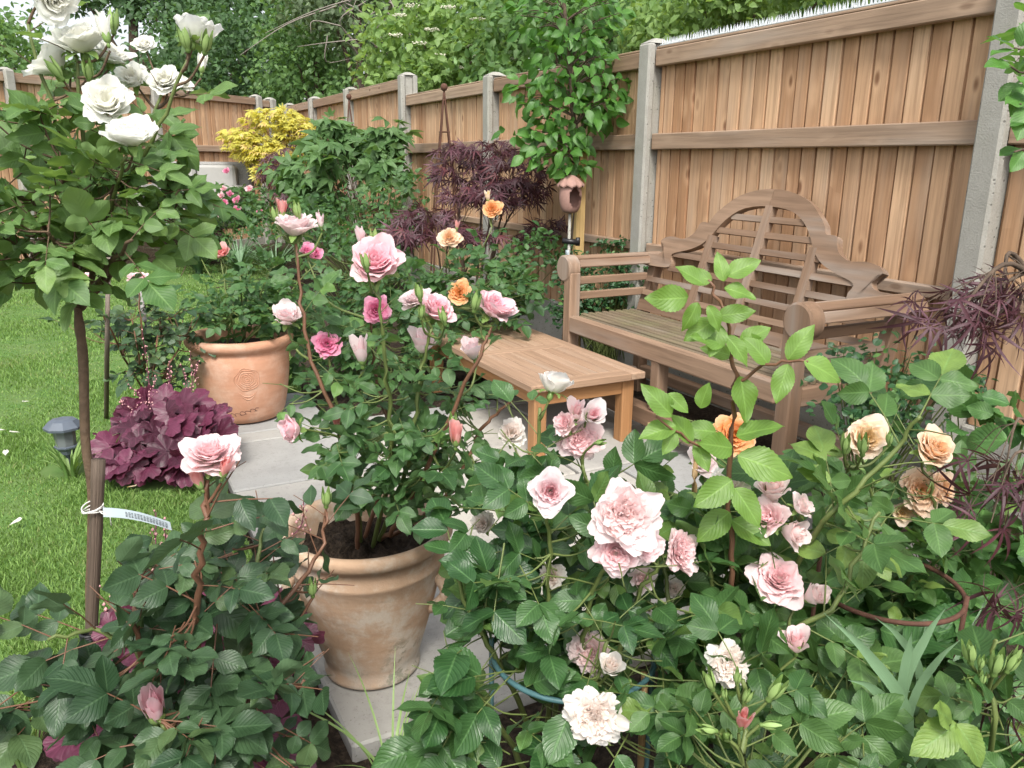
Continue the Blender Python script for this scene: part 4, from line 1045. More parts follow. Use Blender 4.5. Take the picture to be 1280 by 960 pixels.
# ================================================================== rose in the aged clay pot
PO = Plant('rose_bush', 'pink English rose with tall stems growing in the aged clay pot', 'rose bush', (.54, 1.76, .33), M['cane'], M['lf_pot'], leaf=.047); PO.dens = .6
def base_pt(j=.03): return (np.array((.54, 1.76, .33))+np.array((*(j*rng.standard_normal(2)), 0)),)
C = [((.49, 1.72, .32), [(440, 590, 1.75), (385, 430, 1.68), (370, 305, 1.65)]), ((.53, 1.74, .32), [(488, 570, 1.7), (482, 450, 1.6), (470, 352, 1.55)]), ((.55, 1.77, .32), [(505, 640, 1.74), (560, 530, 1.66), (600, 440, 1.6), (614, 408, 1.6)]),
     ((.54, 1.75, .32), [(510, 580, 1.72), (525, 480, 1.66), (540, 410, 1.62)]), ((.56, 1.78, .32), [(560, 620, 1.78), (600, 540, 1.74), (640, 500, 1.7)]), ((.5, 1.76, .32), [(450, 600, 1.8), (425, 520, 1.78), (410, 445, 1.76)]), ((.52, 1.79, .32), [(490, 560, 1.85), (470, 480, 1.82), (462, 400, 1.78)])]
for b, p in C: PO.cane([(np.array(b),)]+p, .0062, .003, 8, .22, n=24, mat=M['cane'] if rng.random() < .6 else M['redcane'])
for v in ((505, 575, 1.72, 85, 45, .18, 58), (560, 560, 1.7, 80, 60, .16, 36), (440, 540, 1.72, 60, 60, .16, 30), (520, 510, 1.7, 90, 50, .16, 26), (500, 605, 1.68, 55, 18, .12, 10), (590, 500, 1.72, 70, 50, .14, 14), (400, 470, 1.75, 55, 60, .12, 14), (560, 620, 1.75, 55, 30, .12, 12), (500, 430, 1.7, 90, 50, .14, 12)):
    PO.fill(*v)
for a in ((368, 283, 1.65, 62, 'cup', 'p_pale', (.05, .95, .08)), (469, 328, 1.55, 80, 'cup', 'p_pink', (.1, .68, .62)), (617, 384, 1.6, 64, 'cup', 'p_pink', (.55, .7, .25)), (520, 372, 1.66, 48, 'full', 'p_pale', (-.3, .8, .3)),
          (546, 387, 1.62, 62, 'cup', 'p_pink', (.3, .75, .35)), (470, 388, 1.75, 40, 'full', 'p_deep', (.2, .3, .9)), (409, 430, 1.75, 40, 'full', 'p_deep', (.25, .5, .75)), (359, 396, 1.7, 48, 'loose', 'p_pale', (.15, .85, .3)),
          (452, 441, 1.7, 25, 'tight', 'p_pale', (0, 1, .2)), (528, 428, 1.72, 36, 'half', 'p_pale', (.1, .8, .3)), (590, 437, 1.66, 34, 'half', 'p_pale', (-.2, .8, .3)), (367, 537, 1.6, 44, 'loose', 'p_pink', (-.75, .15, .5)),
          (571, 545, 1.5, 23, 'tight', 'p_coral', (.1, 1, .2)), (421, 527, 1.6, 17, 'tight', 'p_coral', (0, 1, .2)), (384, 314, 1.9, 22, 'loose', 'p_deep', (.3, .6, .4)), (284, 525, 2.0, 5, 'bud', 'bud', (0, 1, 0))):
    if a[3] > 10: PO.bloom(*a[:5], M[a[5]], a[6])
for a in ((353, 262, 1.66, 14, 'tight', 'p_coral'), (343, 268, 1.66, 11, 'bud', 'bud'), (371, 262, 1.65, 12, 'bud', 'bud'), (400, 277, 1.64, 13, 'tight', 'p_pale'), (457, 327, 1.46, 13, 'bud', 'bud'), (452, 297, 1.58, 15, 'tight', 'p_pale'), (468, 296, 1.58, 12, 'bud', 'bud'), (524, 365, 1.58, 12, 'bud', 'bud'), (554, 395, 1.55, 12, 'bud', 'bud'), (595, 377, 1.55, 14, 'bud', 'bud'), (527, 390, 1.58, 10, 'bud', 'bud'), (566, 527, 1.6, 12, 'bud', 'bud')):
    PO.bloom(*a[:5], M[a[5]], (.1*rng.standard_normal(), 1, .15))
PO.done()

# ================================================================== rose in the smooth terracotta pot
RP = Plant('rose_bush', 'leafy rose bush filling the smooth terracotta pot', 'rose bush', (.60, 4.03, .37), M['cane'], M['lf_border'], temps=T_ROSE_M, leaf=.05)
for t in ((260, 370, 3.9), (300, 345, 3.85), (340, 335, 3.9), (370, 370, 3.9), (290, 390, 3.8), (276, 325, 3.9), (395, 330, 3.9)): RP.cane([(np.array((.6, 4.03, .36))+.04*rng.standard_normal(3)*(1, 1, 0),), t], .006, .003, 6, .3, n=10)
for v in ((300, 385, 3.85, 65, 40, .2, 65), (345, 360, 3.9, 55, 45, .2, 45), (270, 370, 3.95, 40, 30, .2, 22), (370, 385, 3.9, 45, 35, .2, 30)): RP.fill(*v)
RP.bloom(277, 316, 3.9, 27, 'loose', M['p_coral'], (0, .6, .5)); RP.bloom(385, 312, 3.9, 22, 'loose', M['p_deep'], (.3, .6, .4)); RP.bloom(392, 318, 3.9, 18, 'half', M['p_deep'], (.5, .4, .4)); RP.done()

# pink rose on the lawn edge behind the white standard
LB = Plant('rose_shrub', 'small dark leaved rose shrub with flat pale pink flowers on the lawn edge', 'rose bush', on_ground(185, 500), M['redcane'], M['lf_dark'], temps=T_ROSE_M, leaf=.05)
for t in ((110, 352, 3.3), (172, 352, 3.4), (200, 400, 3.6), (165, 400, 3.5), (230, 420, 3.7)): LB.cane([(LB.base,), ((185+t[0])/2, (500+t[1])/2+5, 3.5), t], .006, .003, 6, .3, n=10)
for v in ((200, 440, 3.7, 55, 45, .25, 55), (180, 400, 3.6, 40, 30, .2, 26), (225, 400, 3.7, 35, 30, .2, 18), (90, 405, 3.5, 14, 8, .1, 3)): LB.fill(*v)
LB.bloom(104, 348, 3.3, 32, 'open', M['p_shell'], (0, .95, .15)); LB.bloom(172, 350, 3.4, 34, 'open', M['p_shell'], (.05, .95, .2)); LB.done()
pole('support_cane', 'straight pale wooden cane standing in the heuchera', 'stake', [on_ground(133, 523), at(134, 420, 3.36), at(136, 312, 3.4)], .011, .009, M['stake'])
pole('support_cane', 'thin grey leaning cane behind the heuchera', 'stake', [on_ground(194, 490), at(184, 420, 3.7), at(174, 358, 3.75)], .010, .010, plain_mat('bleached_cane', (.3, .28, .27), .8, var=.3))

# ================================================================== heucheras
def heuchera(label, base, vols, size, n, stalks):
    base = np.asarray(base, float); root = thing('heuchera_plant', label, 'plant', base); mb = MB(); st = MB()
    for v, k in zip(vols, n):
        c, ax = vol(*v); P, D = ellipsoid_points(c, ax, k, .6); P[:, 2] = np.maximum(P[:, 2], .05)
        D = nrm((P-base)*np.array((1, 1, .25))+.3*rng.standard_normal((k, 3))*(1, 1, .4)); N = nrm(np.array((0, 0, .8))+.75*TOCAM+.3*D+.2*rng.standard_normal((k, 3)))
        inst(mb, T_HEUCH, P, D, N, size*(.6+.55*rng.random(k)))
        for p in P: tube(st, smooth_path((base+.03*rng.standard_normal(3)*(1, 1, 0), (base+p)/2+np.array((0, 0, .03)), p), 5), .0022, .0016, 4, cap=False)
    mb.build('foliage', M['lf_heuch'], root, base); st.build('leaf_stalk', M['lf_heuch'], root, base)
    fl = MB(); fs = MB()
    for (x0, y0, d0, x1, y1) in stalks:
        P = smooth_path((at(x0, y0, d0), (at(x0, y0, d0)+at(x1, y1, d0))/2+.02*rng.standard_normal(3), at(x1, y1, d0)), 12); tube(fs, P, .0016, .001, 4, cap=False)
        for q in np.linspace(.35, 1, 22):
            p = P[int(q*(len(P)-1))]+.016*rng.standard_normal(3)*(1.25-q); r_ = .0042*(.6+.6*rng.random())
            V = p+r_*np.array([(0, 0, 1.3), (1, 0, 0), (0, 1, 0), (-1, 0, 0), (0, -1, 0), (0, 0, -1.1)])
            fl.add(V, [np.array([(0, 1, 2), (0, 2, 3), (0, 3, 4), (0, 4, 1), (5, 2, 1), (5, 3, 2), (5, 4, 3), (5, 1, 4)])])
            tube(fs, (p, P[max(0, int(q*(len(P)-1))-1)]), .0006, .0006, 3, cap=False)
    fl.build('flower_spray', M['hfl'], root, base); fs.build('flower_stalk', M['lf_heuch'], root, base)
heuchera('wide clump of purple heuchera in front of the smooth terracotta pot', on_ground(205, 575), [(205, 545, 3.30, 72, 30, .14), (165, 555, 3.30, 45, 28, .12), (200, 575, 3.12, 65, 12, .06), (240, 530, 3.4, 45, 25, .1), (205, 515, 3.35, 50, 20, .1)], .080, (60, 36, 32, 32, 30), [(190, 520, 3.4, 178, 415), (215, 520, 3.4, 238, 440), (230, 520, 3.45, 248, 450), (200, 520, 3.35, 160, 480), (210, 510, 3.4, 212, 450), (180, 525, 3.35, 150, 500), (222, 520, 3.4, 226, 455), (176, 530, 3.3, 195, 470)])
heuchera('purple heuchera with pink flower sprays under the dark leaved rose near the stake', on_ground(215, 900), [(215, 800, 1.72, 75, 50, .12), (190, 880, 1.62, 80, 50, .12), (330, 800, 1.75, 40, 30, .1), (300, 910, 1.6, 90, 40, .1)], .075, (44, 36, 14, 26), [(180, 800, 1.75, 128, 735), (170, 790, 1.75, 145, 770), (180, 780, 1.75, 165, 700), (190, 760, 1.8, 205, 650), (200, 760, 1.8, 195, 640), (175, 800, 1.72, 150, 790), (190, 790, 1.75, 185, 730), (165, 800, 1.7, 130, 760), (350, 680, 1.9, 380, 620), (180, 790, 1.75, 170, 745)])

# ================================================================== dark leaved rose nearest the lawn
LR = Plant('rose_bush', 'dark leaved rose bush with one large pale pink bloom above the purple heuchera', 'rose bush', on_ground(255, 985)*(1, 1, 0), M['redcane'], M['lf_dark'], leaf=.062); LR.dens = .36
LR.cane([(LR.base,), (250, 860, 1.28), (245, 770, 1.18), (252, 680, 1.12), (259, 600, 1.1)], .0065, .0038, 12, .3, n=30)
for p in ([(330, 800, 1.3), (395, 700, 1.35), (408, 640, 1.35)], [(200, 860, 1.25), (130, 790, 1.2), (60, 800, 1.15)], [(215, 930, 1.2), (205, 900, 1.15), (197, 900, 1.14)], [(300, 760, 1.3), (330, 660, 1.3)], [(320, 880, 1.25), (380, 850, 1.2)], [(180, 820, 1.2), (170, 720, 1.18)]):
    LR.cane([(LR.base+.03*rng.standard_normal(3)*(1, 1, 0),)]+p, .0055, .0025, 8, .35, n=20, mat=M['redcane'] if rng.random() < .5 else M['cane'])
for v in ((262, 765, 1.22, 90, 62, .16, 50), (195, 722, 1.18, 65, 28, .1, 14), (300, 690, 1.3, 50, 40, .14, 18), (275, 855, 1.25, 80, 65, .15, 44), (120, 850, 1.22, 85, 60, .12, 20), (210, 930, 1.18, 130, 60, .12, 34), (400, 740, 1.38, 25, 35, .06, 5), (40, 850, 1.15, 50, 45, .08, 7), (340, 940, 1.2, 60, 30, .1, 10)):
    LR.fill(*v, cam=.45)
LR.bloom(263, 566, 1.1, 86, 'full', M['p_shell'], (.12, .88, .28), stem='cane')
for a in ((246, 599, 1.09, 22, 'tight', 'p_coral', (-.3, .9, .1)), (281, 586, 1.08, 22, 'tight', 'p_coral', (.35, .9, .2)), (194, 886, 1.14, 40, 'tight', 'p_pink', (.15, .95, .25)), (408, 622, 1.35, 14, 'bud', 'bud', (.1, 1, .1)), (390, 735, 1.32, 13, 'bud', 'bud', (0, 1, .1))):
    LR.bloom(*a[:5], M[a[5]], a[6])
LR.done()
# ================================================================== blush rose in the middle of the near bed
CR = Plant('rose_bush', 'glossy leaved rose bush with blush rosette blooms in front of the coffee table', 'rose bush', (.70, 1.17, -.01), M['cane'], M['lf_gloss'], leaf=.066); CR.dens = 0.44
for p in ([(720, 850, 1.35), (740, 740, 1.25), (775, 690, 1.18)], [(690, 850, 1.38), (685, 730, 1.3), (686, 640, 1.22)], [(700, 800, 1.4), (670, 620, 1.4), (675, 510, 1.36)], [(640, 860, 1.35), (600, 790, 1.28), (570, 720, 1.25)], [(720, 900, 1.3), (740, 860, 1.24), (760, 800, 1.22)], [(760, 850, 1.35), (800, 740, 1.3), (835, 700, 1.27)], [(620, 900, 1.3), (585, 860, 1.25), (560, 850, 1.22)], [(740, 790, 1.42), (735, 650, 1.42), (728, 580, 1.4)]):
    CR.cane([(CR.base+.035*rng.standard_normal(3)*(1, 1, 0),)]+p, .006, .003, 9, .3, n=22)
for v in ((690, 730, 1.28, 105, 70, .16, 46), (630, 720, 1.3, 45, 60, .14, 18), (650, 820, 1.28, 65, 55, .14, 26), (760, 770, 1.3, 90, 75, .16, 38), (700, 640, 1.36, 90, 55, .14, 30), (620, 640, 1.42, 60, 50, .12, 18), (660, 930, 1.22, 110, 50, .12, 32), (790, 920, 1.2, 100, 50, .12, 30), (640, 560, 1.45, 60, 35, .1, 8), (830, 800, 1.3, 70, 70, .14, 26)):
    CR.fill(*v, cam=.45)
for a in ((780, 645, 1.15, 100, 'rosette', 'p_blush', (-.05, .35, .95)), (770, 690, 1.17, 70, 'full', 'p_shell', (-.15, .05, .95)), (806, 682, 1.18, 58, 'full', 'p_shell', (.4, .1, .85)), (688, 614, 1.2, 64, 'cup', 'p_whitepink', (0, .42, .9)), (741, 897, 1.15, 82, 'pompon', 'p_cream', (-.1, .25, .95)),
          (738, 815, 1.3, 62, 'rosette', 'p_blush', (-.45, .4, .8)), (725, 548, 1.4, 66, 'rosette', 'p_shell', (.1, .3, .95)), (706, 530, 1.37, 36, 'loose', 'p_shell', (-.4, .5, .7)), (740, 519, 1.36, 32, 'half', 'p_whitepink', (.25, .6, .7)), (721, 515, 1.37, 24, 'tight', 'p_shell', (0, .7, .6)), (692, 481, 1.35, 58, 'loose', 'p_cream', (.25, .8, -.25)),
          (640, 542, 1.5, 45, 'loose', 'p_cream', (0, .5, .6)), (851, 690, 1.26, 64, 'rosette', 'p_shell', (.6, .35, .6)), (764, 833, 1.2, 30, 'half', 'p_cream', (.1, .85, .4)), (690, 720, 1.36, 40, 'loose', 'p_cream', (0, .4, .8)), (605, 655, 1.5, 36, 'loose', 'p_cream', (-.3, .5, .6)), (800, 722, 1.32, 40, 'loose', 'p_blush', (0, .1, .9))):
    CR.bloom(*a[:5], M[a[5]], a[6])
CR.bloom(750, 553, 1.35, 9, 'bud', M['bud'], (.5, .3, .5)); CR.done()

# ================================================================== tall lime green shoot
LS = Plant('rose_plant', 'tall fresh lime green rose shoot standing up in front of the bench seat', 'rose shoot', (1.17, 1.19, -.01), M['redcane'], M['lf_lime'], leaf=.068)
P = LS.cane([(LS.base,), (912, 760, 1.36), (912, 600, 1.25), (918, 480, 1.2), (908, 410, 1.17), (885, 350, 1.15)], .0055, .0022, 0, n=40)
P2 = LS.cane([(918, 485, 1.2), (960, 455, 1.16), (1010, 452, 1.12)], .003, .0018, 0, n=10); P3 = LS.cane([(912, 560, 1.22), (870, 555, 1.16), (820, 520, 1.12)], .0025, .0016, 0, n=10)
def leafy(px, py, dep, d, size, rn=.5, n=(0, 0, 1), tilt=.9):
    D = cam_dir(d); N = nrm(TOCAM*tilt+np.array((0, 0, 1.))*.75+.15*rng.standard_normal(3))
    inst(LS.lmb, T_LIME, at(px, py, dep), D, N, .93*size*dep/FOC, rn)
for a in ((905, 352, 1.15, (-.2, .9, -.1), 42, .9), (890, 350, 1.15, (-1, .2, 0), 42, .8), (908, 345, 1.15, (1, .5, 0), 50, .8), (905, 360, 1.15, (.9, -.2, .2), 45, .6), (880, 355, 1.13, (-1, .6, 0), 46, .7), (860, 372, 1.12, (-1, 0, .3), 62, .5), (872, 378, 1.12, (-.4, -.9, .3), 44, .3), (885, 382, 1.12, (.5, -.8, .3), 40, .6), (893, 400, 1.14, (-.9, -.6, .2), 50, .4), (897, 395, 1.14, (.9, .2, .3), 50, .3), (905, 430, 1.15, (-.9, .3, .3), 52, .5), (908, 420, 1.15, (.6, -.6, .4), 50, .6), (900, 405, 1.15, (-.3, -.9, .5), 48, .7),
          (925, 470, 1.19, (.2, -1, .4), 64, .4), (960, 455, 1.16, (-.6, .8, 0), 50, .6), (985, 450, 1.14, (.4, .8, .1), 58, .7), (985, 455, 1.14, (-.3, -.9, .3), 56, .6), (1005, 452, 1.12, (1, -.35, .2), 60, .9), (950, 440, 1.2, (-.3, .5, .2), 34, .5), (925, 430, 1.2, (.9, .6, .1), 46, .7), (915, 445, 1.2, (-.8, .3, .1), 44, .6),
          (865, 553, 1.16, (-.7, .9, .1), 52, .5), (845, 540, 1.14, (-.5, -.8, .3), 36, .6), (845, 532, 1.14, (-1, -.25, .3), 56, .7), (840, 520, 1.12, (-.8, .9, .1), 60, .5), (870, 552, 1.17, (.3, -.7, .4), 44, .4), (835, 492, 1.12, (.9, -.8, .2), 38, .6), (875, 510, 1.16, (.2, .9, .1), 38, .5), (895, 540, 1.2, (-.9, .2, .2), 48, .4),
          (922, 570, 1.2, (1, -.2, .4), 78, .6), (920, 545, 1.2, (.9, .4, .3), 64, .4), (915, 600, 1.2, (-.9, -.5, .4), 66, .3), (918, 610, 1.2, (.6, -.8, .4), 62, .4), (915, 560, 1.18, (-.9, .3, .5), 60, .3), (912, 640, 1.25, (-.8, -.5, .4), 60, .2), (914, 650, 1.25, (.8, -.4, .4), 60, .2)):
    leafy(*a)
LS.done()

# ================================================================== blush rose at the right of the near bed
RR = Plant('rose_bush', 'bush of small shell pink roses with long green stems beside the rusty hoop', 'rose bush', (1.12, 1.04, -.01), M['cane'], M['lf_right'], leaf=.066); RR.dens = 0.4
for p in ([(900, 800, 1.42), (890, 700, 1.36), (912, 640, 1.3)], [(940, 790, 1.42), (990, 700, 1.36), (1000, 645, 1.27)], [(950, 780, 1.42), (955, 690, 1.38), (960, 635, 1.28)], [(980, 820, 1.35), (990, 790, 1.25), (1040, 760, 1.22), (1075, 690, 1.22), (1100, 640, 1.22)], [(890, 860, 1.3), (912, 850, 1.22)], [(920, 730, 1.45), (940, 600, 1.45)], [(850, 800, 1.4), (830, 700, 1.4), (800, 600, 1.42)], [(1000, 700, 1.3), (1055, 630, 1.2), (1120, 560, 1.18), (1150, 520, 1.15)]):
    RR.cane([(RR.base+.035*rng.standard_normal(3)*(1, 1, 0),)]+p, .0055, .0028, 7, .35, n=22)
for v in ((880, 650, 1.45, 80, 60, .15, 30), (830, 620, 1.5, 50, 60, .12, 14), (900, 740, 1.4, 90, 60, .15, 32), (1020, 660, 1.35, 80, 45, .14, 18), (1080, 660, 1.25, 70, 35, .12, 10), (960, 800, 1.35, 100, 55, .14, 28), (1040, 740, 1.5, 70, 60, .14, 16), (880, 850, 1.28, 80, 45, .12, 18), (860, 560, 1.6, 50, 40, .1, 10)):
    RR.fill(*v, cam=.45)
for a in ((909, 609, 1.3, 60, 'open', 'p_cream', (.05, .88, .25)), (966, 611, 1.26, 40, 'half', 'p_blush', (-.1, .85, .3)), (961, 648, 1.25, 52, 'loose', 'p_shell', (-.5, .6, .5)), (1001, 634, 1.24, 38, 'loose', 'p_blush', (.4, .7, .4)), (991, 665, 1.25, 36, 'half', 'p_blush', (.5, .1, .6)), (973, 724, 1.28, 80, 'full', 'p_shell', (-.05, .75, .5)), (1018, 745, 1.26, 38, 'half', 'p_blush', (.4, .6, .5)), (911, 830, 1.2, 60, 'pompon', 'p_cream', (0, .45, .85)), (996, 803, 1.2, 34, 'half', 'p_shell', (-.1, 1, .15)),
          (880, 577, 1.6, 46, 'loose', 'p_pale', (0, .6, .6)), (842, 735, 1.4, 34, 'loose', 'p_cream', (0, .5, .7)), (960, 628, 1.27, 28, 'loose', 'p_blush', (.1, .7, .6))):
    RR.bloom(*a[:5], M[a[5]], a[6])
RR.done()
OR = Plant('rose_bush', 'orange flowered rose growing low behind the lime green shoot', 'rose bush', on_ground(920, 690), M['cane'], M['lf_border'], temps=T_ROSE_M, leaf=.05)
for t in ((915, 560, 1.75), (880, 600, 1.8), (950, 590, 1.8)): OR.cane([(OR.base,), t], .005, .003, 6, .3, n=10)
OR.fill(915, 610, 1.85, 60, 40, .15, 22); OR.bloom(918, 543, 1.75, 62, 'full', M['p_orange'], (0, .45, .8)); OR.done()

# ================================================================== apricot rose at the right
AR = Plant('rose_bush', 'yellow and apricot flowered rose bush in front of the purple maple leaves', 'rose bush', (1.62, 1.25, -.01), M['cane'], M['lf_right'], leaf=.052); AR.dens = 0.4
for p in ([(1090, 690, 1.7), (1085, 590, 1.55)], [(1150, 700, 1.7), (1165, 600, 1.58)], [(1140, 720, 1.65), (1155, 650, 1.6)], [(1060, 700, 1.7), (1058, 600, 1.5), (1056, 565, 1.45)], [(1180, 690, 1.7), (1210, 620, 1.65)]):
    AR.cane([(AR.base+.05*rng.standard_normal(3)*(1, 1, 0),)]+p, .0055, .003, 8, .3, n=18)
for v in ((1100, 640, 1.65, 80, 40, .16, 32), (1170, 620, 1.65, 75, 45, .16, 32), (1010, 590, 1.8, 45, 35, .14, 14), (1130, 720, 1.8, 110, 50, .18, 30), (1140, 520, 1.75, 50, 22, .1, 7), (1220, 600, 1.7, 40, 45, .12, 14)):
    AR.fill(*v, cam=.4)
for a in ((1083, 548, 1.5, 72, 'cup', 'p_yellow', (-.1, .55, .7)), (1168, 562, 1.55, 66, 'cup', 'p_apricot', (.2, .6, .5)), (1152, 612, 1.62, 62, 'full', 'p_apricot', (-.2, .35, .7)), (1178, 610, 1.62, 46, 'full', 'p_apricot', (.4, .3, .6)), (1128, 640, 1.66, 34, 'loose', 'p_yellow', (-.3, .2, .7))):
    AR.bloom(*a[:5], M[a[5]], a[6])
for a in ((1057, 554, 1.42, 13, 'bud'), (1079, 556, 1.40, 15, 'bud'), (1112, 548, 1.45, 10, 'bud')): AR.bloom(*a[:5], M['bud'], (.1*rng.standard_normal(), 1, .1))
AR.done()

# ================================================================== budding roses along the bottom
FB = Plant('rose_bush', 'rose stem topped with a spray of green buds and one coral bud', 'rose bush', (1.02, .93, -.01), M['cane'], M['lf_right'], leaf=.066); FB.dens = 0.7
FB.cane([(FB.base,), (932, 980, 1.05), (930, 900, 1.02), (928, 850, 1.0)], .005, .003, 3, .5, n=14)
for v in ((870, 900, 1.12, 70, 40, .1, 8), (1000, 930, 1.12, 90, 40, .12, 16), (850, 950, 1.08, 60, 30, .08, 8), (1060, 880, 1.2, 80, 50, .12, 18)): FB.fill(*v, cam=.5)
for a in ((886, 850, 1.0, 17, 'bud', (-.35, .9, .1)), (922, 846, 1.0, 12, 'bud', (-.05, 1, .1)), (934, 870, 1.0, 13, 'bud', (.2, 1, .2)), (970, 862, 1.0, 19, 'bud', (.4, .9, .1)), (928, 900, .99, 26, 'tight', (0, .9, .3)), (908, 920, 1.0, 16, 'bud', (-.3, .6, .5)), (884, 912, 1.0, 14, 'bud', (-.8, .3, .2)), (964, 907, 1.0, 13, 'bud', (.9, .1, .2)), (905, 867, 1.0, 9, 'bud', (-.2, 1, .1)), (1013, 922, 1.05, 14, 'bud', (-.3, .9, .1))):
    FB.bloom(*a[:5], M['p_coral'] if a[4] == 'tight' else M['bud'], a[5])
FB.done()
FR = Plant('rose_bush', 'young rose with broad pale green leaves and green buds at the bottom corner', 'rose bush', (1.36, .82, -.01), M['cane'], M['lf_right'], leaf=.07); FR.dens = 0.7
FR.cane([(FR.base,), (1235, 940, 1.2), (1238, 860, 1.15), (1245, 800, 1.12)], .005, .0028, 4, .3, n=14)
for v in ((1220, 900, 1.2, 80, 50, .1, 12), (1150, 930, 1.2, 60, 30, .1, 6)): FR.fill(*v, cam=.5)
for px, py, d, s_ in ((1195, 905, (-.9, -.25, .5), 72), (1190, 900, (-.7, .6, .4), 52), (1195, 905, (.55, -.6, .5), 60)): inst(FR.lmb, T_ROSE, at(px, py, 1.08), cam_dir(d), TOCAM*.7+np.array((0, 0, .9)), s_*1.08/FOC, 1.0)
for a in ((1212, 815, 1.1, 18, (-.3, 1, .1)), (1246, 828, 1.1, 20, (0, 1, .1)), (1266, 828, 1.1, 16, (.3, 1, .1)), (1227, 828, 1.1, 10, (0, 1, .1)), (1214, 853, 1.1, 12, (-.5, .6, .2)), (1272, 818, 1.1, 11, (.2, 1, .1)), (1228, 848, 1.1, 10, (-.1, 1, .1))): FR.bloom(*a[:4], 'bud', M['bud'], a[4])
FR.done()

# ================================================================== purple maples
def maple(name, label, base, pads, n, size, mat, temps=T_MAPLE, r0=.014, bark=None, stems=None, cat='japanese maple', upn=.5, camn=.5, drp=.3):
    base = np.asarray(base, float); root = thing(name, label, cat, base); mb = MB(); tr = MB()
    tot = sum(p[3]*p[4] for p in pads)
    for p in pads:
        c, ax = vol(*p); k = max(4, int(n*p[3]*p[4]/tot))
        start = base if stems is None else np.asarray(stems, float)
        P0 = smooth_path((start, start*.45+c*.55+np.array((0, 0, .12))+.03*rng.standard_normal(3), c), 14); tube(tr, P0, r0, r0*.25, 6)
        q = ellipsoid_points(c, ax, max(3, k//9), .3)[0]
        for t in q: tube(tr, smooth_path((P0[9], (P0[9]+t)/2+np.array((0, 0, .02)), t), 6), r0*.18, .001, 4, cap=False)
        Pq, D = ellipsoid_points(c, ax, k, .25)
        D = nrm(D*np.array((1, 1, .15))+.5*rng.standard_normal((k, 3))*(1, 1, .3)+np.array((0, 0, -drp))); N = nrm(np.array((0, 0, upn))+camn*TOCAM+.3*D+.35*rng.standard_normal((k, 3)))
        inst(mb, temps, Pq, D, N, size*(.65+.6*rng.random(k)))
    tr.build('trunk', bark or M['bark'], root, base); mb.build('foliage', mat, root, base); return root
maple('japanese_maple', 'purple leaved japanese maple against the fence between two concrete posts', (2.45, 5.3, 0), [(600, 190, 5.5, 60, 16, .25), (640, 215, 5.4, 45, 20, .25), (575, 215, 5.5, 40, 16, .2), (655, 240, 5.5, 35, 16, .2), (620, 245, 5.3, 45, 18, .2), (575, 245, 5.4, 30, 12, .15), (685, 285, 5.6, 30, 14, .2), (660, 300, 5.5, 30, 12, .2)], 520, .085, M['lf_acer'], r0=.012, stems=(2.45, 5.3, .0))
maple('japanese_maple', 'low purple maple spreading beneath the taller purple maple', (2.1, 5.0, 0), [(530, 270, 5.1, 42, 14, .25), (510, 290, 5.0, 35, 14, .2), (560, 292, 5.0, 45, 12, .2), (600, 298, 5.0, 30, 10, .15)], 170, .085, M['lf_acer'], r0=.008)
maple('japanese_maple', 'dark purple maple half hidden beneath the golden maple', (2.3, 8.6, 0), [(365, 200, 8.8, 35, 14, .3), (345, 215, 8.8, 25, 12, .3), (395, 250, 8.5, 45, 18, .3), (370, 235, 8.6, 35, 14, .3)], 330, .09, M['lf_acer'], r0=.012)
maple('japanese_maple', 'purple japanese maple with fine drooping leaves hanging over the right edge of the bed beside the bench', (2.2, .95, 0), [(1215, 375, 1.75, 75, 14, .15), (1190, 400, 1.7, 50, 14, .1), (1255, 360, 1.75, 50, 16, .12), (1260, 400, 1.7, 40, 14, .1), (1225, 420, 1.75, 45, 10, .1)], 72, .068, M['lf_acer'], temps=T_MAPLE_N, r0=.009, stems=at(1340, 420, 1.9), camn=.35, drp=.7)
_m = [o for o in S.objects if o.name.startswith('japanese_maple') and o.parent is None][-1]; _m['label'] = 'purple japanese maple with fine drooping leaves beside the bench arm and concrete post'
maple('japanese_maple', 'purple maple branch with spidery leaves over the hydrangea', (2.0, .78, 0), [(1255, 590, 1.5, 40, 16, .1), (1240, 640, 1.5, 40, 26, .1), (1270, 610, 1.5, 30, 30, .1)], 24, .082, M['lf_acer'], temps=T_MAPLE_N, r0=.005, stems=at(1330, 640, 1.6), camn=.35, drp=.45)
maple('japanese_maple', 'small purple maple sprig with spidery leaves low beside the green buds', (1.75, .70, 0), [(1268, 765, 1.35, 30, 20, .08), (1265, 890, 1.2, 26, 12, .06)], 10, .08, M['lf_acer'], temps=T_MAPLE_N, r0=.004, stems=at(1330, 800, 1.45), camn=.35, drp=.45)
maple('golden_maple', 'bright yellow maple glowing in the corner of the two fences', (2.2, 9.6, 0), [(345, 150, 9.9, 42, 16, .35), (370, 165, 9.8, 32, 14, .3), (320, 185, 9.8, 38, 18, .35), (300, 170, 9.9, 28, 10, .3), (345, 195, 9.7, 35, 14, .3), (330, 215, 9.6, 16, 10, .2), (368, 200, 9.3, 22, 8, .2)], 1300, .085, M['lf_gold'], temps=T_GOLD, r0=.014, upn=.9, camn=.3, drp=.1)

